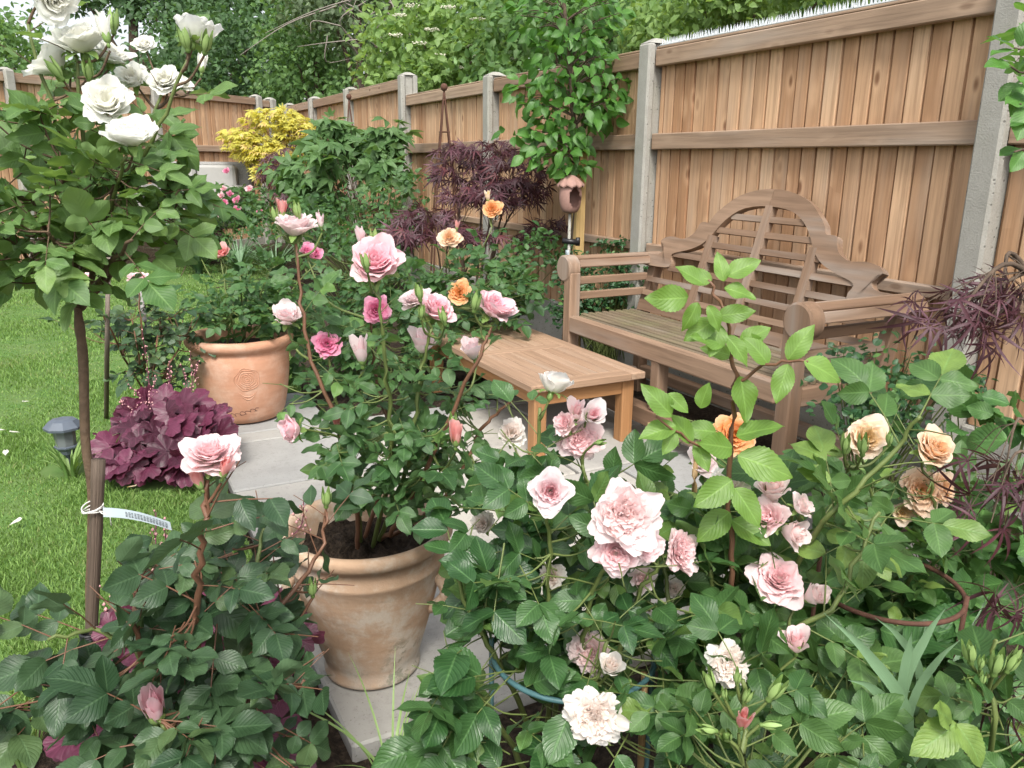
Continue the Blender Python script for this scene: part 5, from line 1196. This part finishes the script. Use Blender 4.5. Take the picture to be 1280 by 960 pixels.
# ================================================================== border along the fence
def shrub(name, label, base, blobs, n, leaf, lm, temps=T_FAR, cat='shrub', stems=5, r0=.008, clump=.3, up=.7, bark=None):
    base = np.asarray(base, float); root = thing(name, label, cat, base); mb = MB(); tr = MB(); tot = sum(b[3]*b[4] for b in blobs)
    for b in blobs:
        c, ax = vol(*b); k = int(n*b[3]*b[4]/tot); ncl = max(5, k//16); cl, cd = ellipsoid_points(c, ax, ncl, .3); cl[:, 2] = np.maximum(cl[:, 2], .06)
        for q in cl: tube(tr, smooth_path((base+.05*rng.standard_normal(3)*(1, 1, 0), (base*.4+q*.6)+np.array((0, 0, .03)), q), 7), r0*.5, .0018, 4, cap=False)
        w_ = rng.integers(0, ncl, k); sz = np.linalg.norm(ax, axis=1).mean()
        P = cl[w_]+rng.standard_normal((k, 3))*sz*clump*np.array((1, 1, .7)); P[:, 2] = np.maximum(P[:, 2], .02)
        D = nrm(cd[w_]*.6+.8*rng.standard_normal((k, 3))*(1, 1, .5)+np.array((0, 0, -.15))); N = nrm(np.array((0, 0, up))+.4*TOCAM+.3*cd[w_]+.4*rng.standard_normal((k, 3)))
        inst(mb, temps, P, D, N, leaf*(.6+.6*rng.random(k)))
    tr.build('stem', bark or M['cane'], root, base); mb.build('foliage', lm, root, base); return root
shrub('oakleaf_hydrangea', 'large green shrub with lobed leaves in front of the fence beyond the purple maples', (2.35, 7.2, 0), [(420, 175, 7.6, 45, 20, .35), (475, 185, 7.4, 45, 22, .3), (440, 205, 7.3, 75, 22, .35), (480, 210, 7.2, 40, 20, .25), (390, 220, 7.4, 45, 18, .3), (420, 245, 7.3, 40, 16, .3), (420, 160, 7.5, 20, 8, .15)], 620, .14, M['lf_oak'], temps=T_OAK, r0=.016, bark=M['bark'])
shrub('border_shrub', 'dense dark evergreen shrub below the lobed leaf shrub', (2.2, 6.6, 0), [(450, 275, 6.7, 70, 30, .4), (400, 285, 6.8, 50, 28, .35), (500, 240, 6.7, 30, 24, .25), (480, 300, 6.2, 50, 22, .3), (340, 270, 7.6, 40, 25, .3)], 1700, .06, M['lf_border'])
shrub('border_shrub', 'low green shrub by the fence between the lower purple maple and bird feeder', (2.4, 4.9, 0), [(690, 310, 5.0, 30, 20, .2), (655, 320, 5.0, 30, 25, .2), (640, 350, 4.8, 45, 30, .25)], 420, .055, M['lf_border'])
shrub('box_shrub', 'small leaved green shrub seen through the bars of the bench arm', (2.84, 4.15, 0), [(755, 355, 4.95, 45, 30, .08), (715, 335, 5.1, 20, 22, .1), (765, 308, 4.95, 25, 8, .06), (715, 385, 5.0, 26, 25, .1), (785, 350, 4.85, 22, 35, .06)], 1900, .034, M['lf_small'])
AP = Plant('rose_bush', 'orange and peach flowered rose bush growing behind the coffee table', 'rose bush', (1.75, 4.6, 0), M['cane'], M['lf_border'], temps=T_ROSE_M, leaf=.062)
for t in ((615, 285, 4.6), (562, 315, 4.4), (573, 385, 4.2), (640, 340, 4.6), (520, 380, 4.5), (600, 360, 4.4), (540, 340, 4.6)): AP.cane([(AP.base+.08*rng.standard_normal(3)*(1, 1, 0),), t], .007, .003, 8, .25, n=10)
for v in ((590, 360, 4.5, 75, 45, .35, 85), (630, 370, 4.4, 45, 35, .3, 45), (530, 370, 4.6, 50, 45, .3, 50), (610, 320, 4.7, 40, 20, .2, 14), (560, 410, 4.3, 60, 30, .25, 40)): AP.fill(*v)
for a in ((615, 261, 4.6, 29, 'full', 'p_orange', (.1, .5, .8)), (561, 297, 4.4, 32, 'full', 'p_apricot', (0, .5, .8)), (574, 366, 4.2, 36, 'full', 'p_orange', (0, .4, .8)), (571, 282, 4.4, 8, 'tight', 'p_coral', (0, 1, .1)), (610, 246, 4.6, 9, 'tight', 'p_yellow', (0, 1, .1))): AP.bloom(*a[:5], M[a[5]], a[6], stem_r=.004)
AP.done()
LB2 = Plant('rose_bush', 'dense leafy rose bush between the two pots with a few dark pink flowers', 'rose bush', (1.25, 4.55, 0), M['cane'], M['lf_border'], temps=T_ROSE_M, leaf=.058)
for t in ((400, 340, 4.4), (450, 330, 4.6), (430, 380, 4.3), (490, 400, 4.3), (370, 400, 4.2), (500, 350, 4.6)): LB2.cane([(LB2.base+.1*rng.standard_normal(3)*(1, 1, 0),), t], .006, .003, 7, .25, n=10)
for v in ((420, 380, 4.4, 65, 55, .35, 85), (480, 380, 4.5, 60, 60, .35, 85), (400, 440, 4.2, 50, 40, .25, 45), (480, 440, 4.2, 60, 40, .25, 50), (440, 330, 4.8, 60, 30, .3, 30)): LB2.fill(*v)
LB2.done()
PB = Plant('rose_bush', 'sprawling bush dotted with small bright pink roses in front of the grey sofa', 'rose bush', (1.35, 9.3, 0), M['cane'], M['lf_border'], temps=T_FAR, leaf=.075)
for t in ((270, 245, 9.4), (240, 252, 9.3), (300, 245, 9.5), (220, 262, 9.3)): PB.cane([(PB.base+.15*rng.standard_normal(3)*(1, 1, 0),), t], .008, .004, 5, .25, n=8)
for v in ((270, 258, 9.4, 60, 24, .4, 170), (225, 268, 9.3, 40, 24, .4, 90), (310, 255, 9.6, 30, 26, .4, 90), (265, 285, 9.0, 75, 16, .3, 110)): PB.fill(*v, twigs=False)
for k in range(24):
    px, py = 268+rng.normal(0, 30), 250+rng.normal(0, 15); PB.bloom(px, py, 8.95+.2*rng.random(), 9+4*rng.random(), 'loose', M['p_deep'] if rng.random() < .7 else M['p_pink'], (.3*rng.standard_normal(), .6, .7), calyx=False, stem='cane')
PB.done()
for k, (px, py, d, lab) in enumerate(((1.45, 9.3, .55, 'blue green strap leaved clump at the far lawn edge below the bright pink roses'), (1.75, 8.9, .55, 'strap leaved clump at the far lawn edge beside the dark purple maple'), (1.05, 9.6, .5, 'narrow strap leaved clump at the far end of the lawn edge'))):
    strap_clump('strap_plant', lab, (px, py, 0), 110, d, .011, M['lf_strap2'], 'border plant', 1.0)
maple('japanese_maple', 'tiny dark purple plant on the far lawn edge under the bright pink roses', (.85, 9.5, 0), [(262, 290, 9.3, 16, 8, .15)], 60, .09, M['lf_acer'], r0=.005)

# ================================================================== plants at the right
shrub('rose_shrub', 'small leaved dark green rose shrub under the bench arm by the concrete post', (2.32, 1.75, 0), [(1085, 480, 2.5, 45, 45, .15), (1140, 470, 2.5, 45, 35, .15), (1110, 520, 2.45, 60, 35, .15), (1190, 480, 2.5, 35, 25, .12), (1060, 450, 2.5, 20, 15, .1)], 900, .030, M['lf_small'], temps=T_ROSE_M, cat='rose bush')
shrub('hydrangea', 'broad leaved green hydrangea below the spidery purple maple branch', (1.75, .95, 0), [(1200, 690, 1.85, 80, 60, .2), (1130, 760, 1.85, 80, 50, .2), (1220, 780, 1.7, 60, 50, .15), (1230, 520, 1.95, 50, 40, .15), (1160, 830, 1.6, 110, 45, .15), (1040, 780, 1.75, 60, 50, .15)], 400, .095, M['lf_hydr'], temps=T_HYDR, clump=.4)
strap_clump('strap_plant', 'clump of thin blue green strap leaves at the foot of the broad arching strap leaves', tuple(at(1115, 935, 1.3)*(1, 1, 0)), 24, .62, .009, M['lf_strap2'], 'border plant', .8, lean=tuple(RT0*.1+TOCAM*.1))
strap_clump('strap_plant', 'pale yellowing strap leaved clump on the lawn beside the rough stake base', on_ground(35, 950), 34, .26, .006, M['lf_strap'], 'border plant', .7)
strap_clump('strap_plant', 'thin arching green strap leaves in the soil at the foot of the aged clay pot', on_ground(490, 985), 18, .27, .0036, M['lf_strap'], 'border plant', 1.1)
strap_clump('strap_plant', 'yellow striped strap leaved tuft beside the grey lantern', on_ground(90, 598), 26, .24, .007, M['lf_strap'], 'border plant', .8)
strap_clump('strap_plant', 'green strap leaved tuft between the trunk and the purple heuchera', on_ground(140, 590), 18, .24, .006, M['lf_strap'], 'border plant', .6)
strap_clump('strap_plant', 'light green strap leaves in the bed beside the near bench leg', (1.95, 4.15, 0), 40, .35, .006, M['lf_strap'], 'border plant', 1.2)
# broad strap leaves arching out of the near bed
def arching():
    b0 = at(1120, 930, 1.3)*np.array((1, 1, 0)); mb = MB()
    for (bx, by, tx, ty, d, w) in ((1135, 900, 1030, 766, 1.12, .0085), (1150, 850, 1094, 772, 1.2, .006), (1120, 900, 1075, 800, 1.15, .007), (1130, 860, 1182, 760, 1.14, .008), (1125, 870, 1140, 790, 1.14, .007), (1115, 900, 1060, 850, 1.12, .007), (1140, 880, 1200, 800, 1.16, .007)):
        a, e = at(bx, by, d+.04), at(tx, ty, d); P = smooth_path((b0, a*.6+b0*.4, a, (a+e)/2+np.array((0, 0, .02)), e), 20); t = np.linspace(0, 1, len(P))
        side = nrm(np.cross(nrm(np.gradient(P, axis=0)), TOCAM)); ww = w*np.minimum(1, np.maximum(.06, (1-t)*3.2))
        V = np.stack((P-side*ww[:, None], P-TOCAM*.25*w, P+side*ww[:, None]), 1); A = np.stack(np.broadcast_arrays(t[:, None], np.array((-1, 0, 1.))[None], 0*t[:, None]), -1)
        mb.add(V.reshape(-1, 3), grid_faces(len(P), 3), A.reshape(-1, 3), float(rng.random()*.6))
    tag(mb.build('strap_plant', M['lf_strap2'], None, b0), 'broad pale green strap leaves arching up between the rusty hoop and the green buds', 'border plant')
arching()
# hoops
def hoop(name, label, c, rad, legs, a0, a1, mat, tilt=(0, 0), r=.0045, drop=.6):
    c = np.asarray(c, float); root = thing(name, label, 'plant support', c*(1, 1, 0)); mb = MB(); t = np.linspace(a0, a1, 44)
    P = c+rad*(np.cos(t)[:, None]*RT0-np.sin(t)[:, None]*TOCAM)+np.array((0, 0, 1.))*(rad*(tilt[0]*np.cos(t)+tilt[1]*np.sin(t)))[:, None]
    tube(mb, P, r, r, 8); mb.build('ring', mat, root, c*(1, 1, 0))
    for a in legs:
        p = c+rad*(math.cos(a)*RT0-math.sin(a)*TOCAM)+np.array((0, 0, rad*(tilt[0]*math.cos(a)+tilt[1]*math.sin(a)))); l = MB(); tube(l, (p+np.array((0, 0, .02)), np.array((p[0], p[1], -.03))), r, r, 7); l.build('leg', mat, root, c*(1, 1, 0))
    return root
hoop('plant_hoop', 'rusty brown iron plant support hoop standing among the dark leaves', at(1105, 730, 1.5), .135, (-.6, 2.2), -2.6, 1.0, M['rust'])
hoop('plant_hoop', 'blue green wire plant support hoop under the white double bloom', at(716, 812, 1.33), .135, (math.pi, 0), -math.pi, 0.02, M['greenmetal'], tilt=(0, 0))
pole('bamboo_cane', 'short cut bamboo cane with a pale top beside the lime shoot', 'cane', [np.array((*on_ground(872, 800)[:2], -.02)), at(868, 640, 1.62), at(870, 562, 1.6)], .0055, .0055, M['bamboo'])
pole('bamboo_cane', 'thin bamboo cane in front of the coffee table leg', 'cane', [np.array((*on_ground(812, 760)[:2], -.02)), at(812, 650, 1.72), at(812, 528, 1.68)], .0045, .0045, M['bamboo'])
pole('bamboo_cane', 'orange brown bamboo cane at the foot of the white double bloom', 'cane', [np.array((*on_ground(800, 985)[:2], -.02)), at(802, 930, 1.3), at(806, 840, 1.28)], .006, .006, M['bamboo'])

# ================================================================== standing things by the fence
def feeder():
    c = on_plane_x(713, 246, 2.60); root = thing('bird_feeder', 'pink clay bird feeder with scalloped roof and oval opening on a pole', 'bird feeder', (c[0], c[1], 0)); B = np.array((c[0], c[1], 0)); mb = MB()
    z = c[2]; n, m = 16, 40
    prof = np.array([(.030, -.095), (.048, -.085), (.060, -.06), (.066, -.03), (.068, 0), (.067, .03), (.063, .055), (.055, .075)]); prof = np.stack((np.interp(np.linspace(0, 7, n), range(8), prof[:, 0]), np.interp(np.linspace(0, 7, n), range(8), prof[:, 1])), -1)
    front = math.atan2(*( (TOCAM*.9+RT0*.42)[[1, 0]])); th = np.linspace(0, 2*math.pi, m, endpoint=False)
    V = np.stack((prof[:, :1]*np.cos(th), prof[:, :1]*np.sin(th), np.repeat(prof[:, 1:], m, 1)), -1).reshape(-1, 3)
    F = []
    for i in range(n-1):
        for j in range(m):
            q = (th[j]+math.pi/m-front+math.pi) % (2*math.pi)-math.pi; zz = (prof[i, 1]+prof[i+1, 1])/2
            if (q/.62)**2+((zz+.005)/.062)**2 > 1: F.append((i*m+j, i*m+(j+1) % m, (i+1)*m+(j+1) % m, (i+1)*m+j))
    mb.add(V+c, np.array(F)); mb.add(V*(.9, .9, 1)+c, np.array(F)[:, ::-1]); lathe(mb, [(.0005, -.094), (.03, -.095)], c, 20)
    mb.build('body', M['feeder'], root, B)
    r_ = MB(); rr = np.linspace(0, 1, 8); V = []
    for q in rr:
        for t in th: 
            w = .08*q*(1+.045*math.sin(t*10)*q); V.append((w*math.cos(t), w*math.sin(t), .128-.055*q**1.8-.006*q**4*(1-math.sin(t*10))))
    i = np.arange(7)[:, None]*m; j = np.arange(m); k = (j+1) % m; F = np.stack((i+j, i+m+j, i+m+k, i+k), -1).reshape(-1, 4)
    r_.add(np.array(V)+c, F); r_.add(np.array(V)*(1, 1, 1)+c-np.array((0, 0, .006)), F[:, ::-1]); r_.build('roof', M['feeder'], root, B)
    p = MB(); tube(p, (np.array((c[0], c[1], -.05)), c+np.array((0, 0, -.093))), .009, .009, 10); p.build('pole', M['conc'], root, B)
    b = MB(); q = on_plane_x(712, 303, 2.60); tube(b, (q-RT0*.045+np.array((0, 0, .01)), q+RT0*.06), .016, .018, 8); tube(b, (q+RT0*.05+np.array((0, 0, -.02)), q+RT0*.05+np.array((0, 0, .03))), .014, .014, 8); b.build('clamp', M['blackp'], root, B)
    w_ = MB(); q = on_plane_x(709, 316, 2.59); box(w_, q-np.array((.004, .016, .022)), q+np.array((.004, .016, .016)), 2, .002); w_.build('tag', M['tagm'], root, B)
feeder()
q = on_plane_x(722, 300, 2.74)
mb = MB(); box(mb, (q[0]-.032, q[1]-.032, -.1), (q[0]+.032, q[1]+.032, on_plane_x(724, 190, 2.74)[2]), 2, .005); tag(mb.build('timber_post', M['post'], None, (q[0], q[1], 0), smooth=False), 'square yellow timber post supporting the trained fruit tree', 'post')
PT_ = Plant('fruit_tree', 'tall narrow trained fruit tree with glossy green leaves in front of the fence', 'tree', (2.72, q[1]+.1, 0), M['bark'], M['lf_pear'], temps=T_PEAR, leaf=.085)
PT_.cane([(PT_.base,), (722, 230, 4.95), (716, 130, 4.85), (708, 40, 4.75), (702, -40, 4.7)], .02, .01, 0, name='trunk', n=24, mat=M['bark'])
def pear(px, py, dep, rx, ry, rd, n):
    c, ax = vol(px, py, dep, rx, ry, rd); P, D = ellipsoid_points(c, ax, n, .25); D = nrm(D*np.array((1, 1, .4))+.5*rng.standard_normal((n, 3))+np.array((0, 0, -.55))); N = nrm(.5*TOCAM+np.array((0, 0, .6))+.4*D+.4*rng.standard_normal((n, 3)))
    PT_.simple(P, D, N, .088*(.6+.55*rng.random(n)))
    A = PT_.paths[0]
    for p in P[::7]: f = A[np.argmin(np.linalg.norm(A-p-np.array((0, 0, -.1)), axis=1))]; tube(PT_.tmb, smooth_path((f, (f+p)/2+np.array((0, 0, .03)), p), 6), .005, .002, 4, cap=False)
for v in ((710, 20, 4.8, 75, 45, .3, 220), (715, 80, 4.8, 60, 45, .3, 170), (710, 140, 4.85, 60, 35, .28, 150), (695, 185, 4.85, 45, 28, .22, 95), (750, 130, 4.8, 30, 30, .2, 50), (660, 115, 4.9, 28, 18, .2, 30), (715, 210, 4.9, 25, 14, .15, 28), (640, 165, 4.95, 18, 8, .1, 10), (768, 105, 4.75, 18, 12, .1, 12)): pear(*v)
PT_.done()
def obelisk(label, px, py, X, h=.9):
    t = on_plane_x(px, py, X); root = thing('garden_obelisk', label, 'obelisk', (t[0], t[1], 0)); B = np.array((t[0], t[1], 0)); mb = MB(); lathe(mb, [(.001, -.032), (.02, -.025), (.032, 0), (.02, .025), (.001, .032)], t, 14); mb.build('finial', M['rust'], root, B)
    for k in range(4):
        a = k*1.5708+.5; d = np.array((math.cos(a), math.sin(a), 0)); m = MB(); tube(m, smooth_path((t-np.array((0, 0, .03)), t+d*.03-np.array((0, 0, .25)), t+d*.13-np.array((0, 0, 1.0)), B+d*.19), 14), .0075, .0075, 6); m.build('leg', M['rust'], root, B)
    for z, r_ in ((t[2]-.35, .043), (t[2]-1.0, .135)):
        m = MB(); tube(m, [np.array((t[0], t[1], z))+r_*np.array((math.cos(a), math.sin(a), 0)) for a in np.linspace(0, 6.2832, 20)], .005, .005, 5); m.build('ring', M['rust'], root, B)
obelisk('rusty metal obelisk with ball top standing behind the purple maple', 555, 109, 2.72)
obelisk('rusty metal obelisk with ball top behind the lobed leaf shrub', 436, 121, 2.72)

# solar lantern
def lantern():
    c = on_ground(88, 592); B = c*(1, 1, 0); z = .24
    root = thing('solar_lantern', 'small grey solar lantern on a spike at the lawn edge behind the trunk', 'garden light', B)
    def p(name, prof, mat, sides=6):
        mb = MB(); lathe(mb, prof, B, sides); mb.build(name, mat, root, B, smooth=False)
    p('spike', [(.004, -.05), (.009, 0), (.009, .09)], M['lantern']); p('collar', [(.009, .088), (.028, .09), (.032, .105), (.045, .118), (.046, .124), (.02, .13)], M['lantern'], 8)
    p('lens', [(.038, .126), (.041, .20), (.035, .202)], M['glassm'], 8); p('lid', [(.03, .195), (.072, .197), (.074, .207), (.05, .232), (.03, .237), (.001, .237)], M['lantern'], 8)
lantern()
# grey rattan sofa at the far end, on a raised terrace
sheet('terrace_top', [(-3, 12.2), (1.2, 12.2), (1.75, 11.4), (2.6, 12.4), (2.5, 13.0), (-3, 8.9)], .0, M['stone']) if False else None
mb = MB(); box(mb, (-.6, 10.4, -.05), (1.5, 11.2, .36), 0, .02); tag(mb.build('terrace', M['soil'], None, (0, 12, 0), smooth=False), kind='structure')
def sofa():
    p = at(245, 232, 9.9); B = np.array((p[0], p[1]+.1, .38)); root = thing('garden_sofa', 'grey rattan garden sofa with pale cushions by the far fence', 'sofa', B)
    d = RT0; n = TOCAM
    Mx = np.eye(4); Mx[:3, 0] = d; Mx[:3, 1] = -n; Mx[:3, 3] = B
    def part(name, boxes, mat):
        mb = MB()
        for lo, hi in boxes: box(mb, lo, hi, 0, .03, Mx)
        mb.build(name, mat, root, B, smooth=False)
    part('frame', [((-.62, -.35, .05), (.62, .35, .28)), ((-.64, .2, .06), (.64, .36, .84)), ((-.66, -.34, .06), (-.5, .3, .56)), ((.5, -.34, .06), (.66, .3, .56))], M['rattan'])
    for x in (-.49, .01): part('cushion', [((x, -.34, .285), (x+.48, .19, .42))], M['cush']); part('back_cushion', [((x, .05, .43), (x+.48, .195, .80))], M['cush'])
    for x in (-.58, .52):
        for y in (-.3, .25): part('leg', [((x, y, 0), (x+.06, y+.06, .06))], M['rattan'])
sofa()
# fallen petals on the lawn
for k, (px, py) in enumerate(((40, 508), (28, 548), (8, 578), (12, 667), (158, 618), (22, 935), (10, 545))):
    g = np.random.default_rng(k); V, F, A = petal_rows(.045, .04, g.random()*6, (R(70), R(80), R(60)), .004, 0, .05, .004, .5, g); p = on_ground(px, py)+np.array((0, 0, .03))
    mb = MB(); mb.add(V+p, F, A, .3); tag(mb.build('fallen_petal', M['p_cream'] if k != 4 else M['p_yellow'], None, p), ['cream petal fallen on the lawn above the grey lantern', 'white petal fallen on the lawn near the lantern', 'yellowish petal fallen on the lawn lowest of those by the lantern', 'white petal on the grass level with the top of the stake label', 'two tone yellow petal on the grass above the blue plant label', 'yellow petal on bare soil among the pale strap leaves', 'small cream petal at the edge of the photo on the lawn'][k], 'petal', 'petals fallen on the lawn')

# leafy branch reaching in from a tree beside the fence
CH = Plant('cherry_tree', 'young tree whose leafy twigs reach in front of the big concrete post', 'tree', (2.55, .95, 0), M['bark'], M['lf_pear'], temps=T_ROSE_M, leaf=.07)
CH.cane([(CH.base,), (1400, 300, 2.3), (1380, 60, 2.1), (1370, -80, 2.0)], .018, .01, 0, name='trunk', n=14)
for p in ([(1385, 110, 2.15), (1330, 75, 1.95), (1268, 60, 1.8)], [(1385, 150, 2.15), (1320, 110, 1.9), (1262, 82, 1.8)], [(1385, 200, 2.15), (1320, 150, 1.9), (1275, 130, 1.8)], [(1385, 240, 2.15), (1310, 190, 1.9), (1268, 190, 1.8)]): CH.cane(p, .005, .002, 0, name='branch', n=10)
for px, py, d, s_ in ((1268, 62, (-.9, .5, .2), 44), (1268, 64, (-.9, .0, .4), 42), (1275, 58, (.2, .9, .2), 40), (1262, 82, (-1, -.1, .3), 40), (1266, 84, (-.7, .2, .5), 36), (1275, 70, (.3, .3, .6), 36), (1278, 105, (-.9, -.6, .3), 42), (1280, 110, (-.5, -.9, .4), 44), (1282, 120, (-.9, -.3, .5), 40), (1285, 135, (-.4, -1, .4), 46), (1275, 185, (-.9, -.3, .3), 34), (1280, 190, (-.6, -.8, .3), 32), (1285, 20, (-.6, .4, .4), 38), (1285, 155, (-.8, .2, .5), 34), (1270, 95, (.5, -.6, .5), 34)):
    inst(CH.lmb, T_ROSE, at(px, py, 1.8+.06*rng.random()), cam_dir(d), TOCAM*.5+np.array((0, 0, .9))+.2*rng.standard_normal(3), s_*1.8/FOC)
CH.fill(1350, 60, 2.0, 45, 90, .3, 26); CH.done()

# ================================================================== trees beyond the fence
tree('dark_tree', 'tall dark leaved tree with visible trunk against the sky above the white roses', (at(170, 200, 18)*(1, 1, 0)), [(170, -40, 18, 130, 45, 2.0), (110, 5, 18, 40, 14, .8), (200, 15, 18, 40, 18, .8)], 3600, .16, M['tr_dark'], M['bark'], r0=.2, trunk_top=at(165, -20, 18))
tree('pale_tree', 'distant pale green bushy tree beyond the far fence behind the white roses', (at(15, 250, 20)*(1, 1, 0)), [(10, 85, 20, 75, 60, 1.5), (70, 110, 19, 50, 35, 1.2), (-30, 60, 20, 60, 50, 1.5)], 3000, .17, M['tr_mid'], M['bark'], r0=.15)
tree('ivy_tree', 'dark green ivy covered tree above the corner of the two fences', (at(260, 240, 15)*(1, 1, 0)), [(230, 60, 15, 60, 70, 1.2), (290, 75, 14.6, 60, 60, 1.2), (260, 120, 14.5, 100, 35, .9), (330, 30, 15, 50, 50, 1.2), (130, 120, 15.5, 60, 40, 1)], 6500, .11, M['tr_dark'], M['bark'], r0=.13)
tree('green_tree', 'mid green leafy tree rising behind the golden maple', (at(395, 220, 13.5)*(1, 1, 0)), [(375, 90, 13.5, 50, 45, 1.0), (410, 60, 13.8, 40, 45, 1.0), (360, 40, 13.6, 35, 30, .9), (440, 110, 12.8, 40, 25, .8)], 4200, .10, M['tr_mid'], M['bark'], r0=.1)
tree('conifer_tree', 'dark shaggy evergreen tree tangled with bare grey branches', (at(450, 200, 12.5)*(1, 1, 0)), [(440, 0, 12.5, 70, 60, 1.0), (400, -20, 12.6, 60, 50, 1.0), (500, -20, 12.6, 60, 40, .9)], 3600, .10, M['tr_grey'], M['bark'], r0=.11)
_t = [o for o in S.objects if o.name.startswith('conifer_tree') and o.parent is None][-1]
bm_ = MB()
for k in range(18):
    s0 = at(400+90*rng.random(), -10+60*rng.random(), 11.7); s1 = s0+np.array((.9*rng.standard_normal(), .3*rng.standard_normal(), -.7*rng.random()-.1)); tube(bm_, smooth_path((s0, (s0+s1)/2+.15*rng.standard_normal(3), s1), 8), .012, .003, 4, cap=False)
bm_.build('bare_branch', plain_mat('grey_bark', (.25, .22, .19), .9), _t, _t.location)
tree('elder_tree', 'bright green elder bush with flat white flower heads leaning over the fence', (at(560, 200, 9.5)*(1, 1, 0)), [(530, 55, 9.5, 65, 50, .8), (590, 75, 9.3, 60, 40, .7), (490, 90, 9.6, 45, 25, .6), (600, 20, 9.6, 70, 40, .8), (540, 105, 9.2, 70, 18, .5)], 5200, .10, M['tr_light'], M['bark'], r0=.07)
_e = [o for o in S.objects if o.name.startswith('elder_tree') and o.parent is None][-1]
for px, py in ((540, 38), (580, 58), (500, 20), (560, 10), (600, 72), (525, 55), (597, 25), (495, 45), (570, 85), (548, 70), (515, 8), (645, 75), (630, 10)):
    u = MB(); c = at(px, py, 8.75)
    for k in range(46):
        a = rng.random()*6.28; q = .085*rng.random()**.5; p = c+np.array((q*math.cos(a), q*math.sin(a), .02*rng.random())); r_ = .010*(.7+.6*rng.random())
        V = p+r_*np.array([(0, 0, .7), (1, 0, 0), (0, 1, 0), (-1, 0, 0), (0, -1, 0), (0, 0, -.7)]); u.add(V, [np.array([(0, 1, 2), (0, 2, 3), (0, 3, 4), (0, 4, 1), (5, 2, 1), (5, 3, 2), (5, 4, 3), (5, 1, 4)])])
    u.build('flower_head', M['umbel'], _e, _e.location)
tree('hedge_tree', 'mid green tree behind the tall trained fruit tree', (at(720, 200, 8.6)*(1, 1, 0)), [(690, 40, 8.6, 90, 50, .8), (640, 90, 8.4, 60, 25, .5), (770, 40, 8.4, 60, 50, .7), (720, -20, 8.8, 100, 40, .8)], 5200, .095, M['tr_mid'], M['bark'], r0=.07)
tree('lime_tree', 'pale lime green tree showing above the spike strip on the fence', (at(900, 250, 7)*(1, 1, 0)), [(880, 10, 7, 80, 32, .6), (950, -10, 6.8, 70, 28, .6), (830, 35, 7, 50, 28, .5), (1050, -30, 6.5, 90, 25, .6)], 3400, .085, M['tr_light'], M['bark'], r0=.06)
# the wood further back that closes the view
mb = MB(); k = 15000
px = 90+1250*rng.random(k); py = -60+210*rng.random(k); dd = 20+3*rng.random(k)
keep = ~((px < 210) & (py < 70)); px, py, dd = px[keep], py[keep], dd[keep]; k = len(px)
P = CAM+(FWD[None]+RT[None]*((px-640)/FOC)[:, None]+UP[None]*((480-py)/FOC)[:, None])*dd[:, None]; P[:, 2] = np.maximum(P[:, 2], .1)
inst(mb, T_FAR, P, rng.standard_normal((k, 3))+np.array((0, 0, -.4)), np.array((0, 0, .6))+.4*TOCAM+.6*rng.standard_normal((k, 3)), .38*(.6+.6*rng.random(k)))
tag(mb.build('woodland', M['tr_dark'], None, (9, 18, 0)), 'dark woodland closing the view behind the garden trees', 'woodland', kind='stuff')
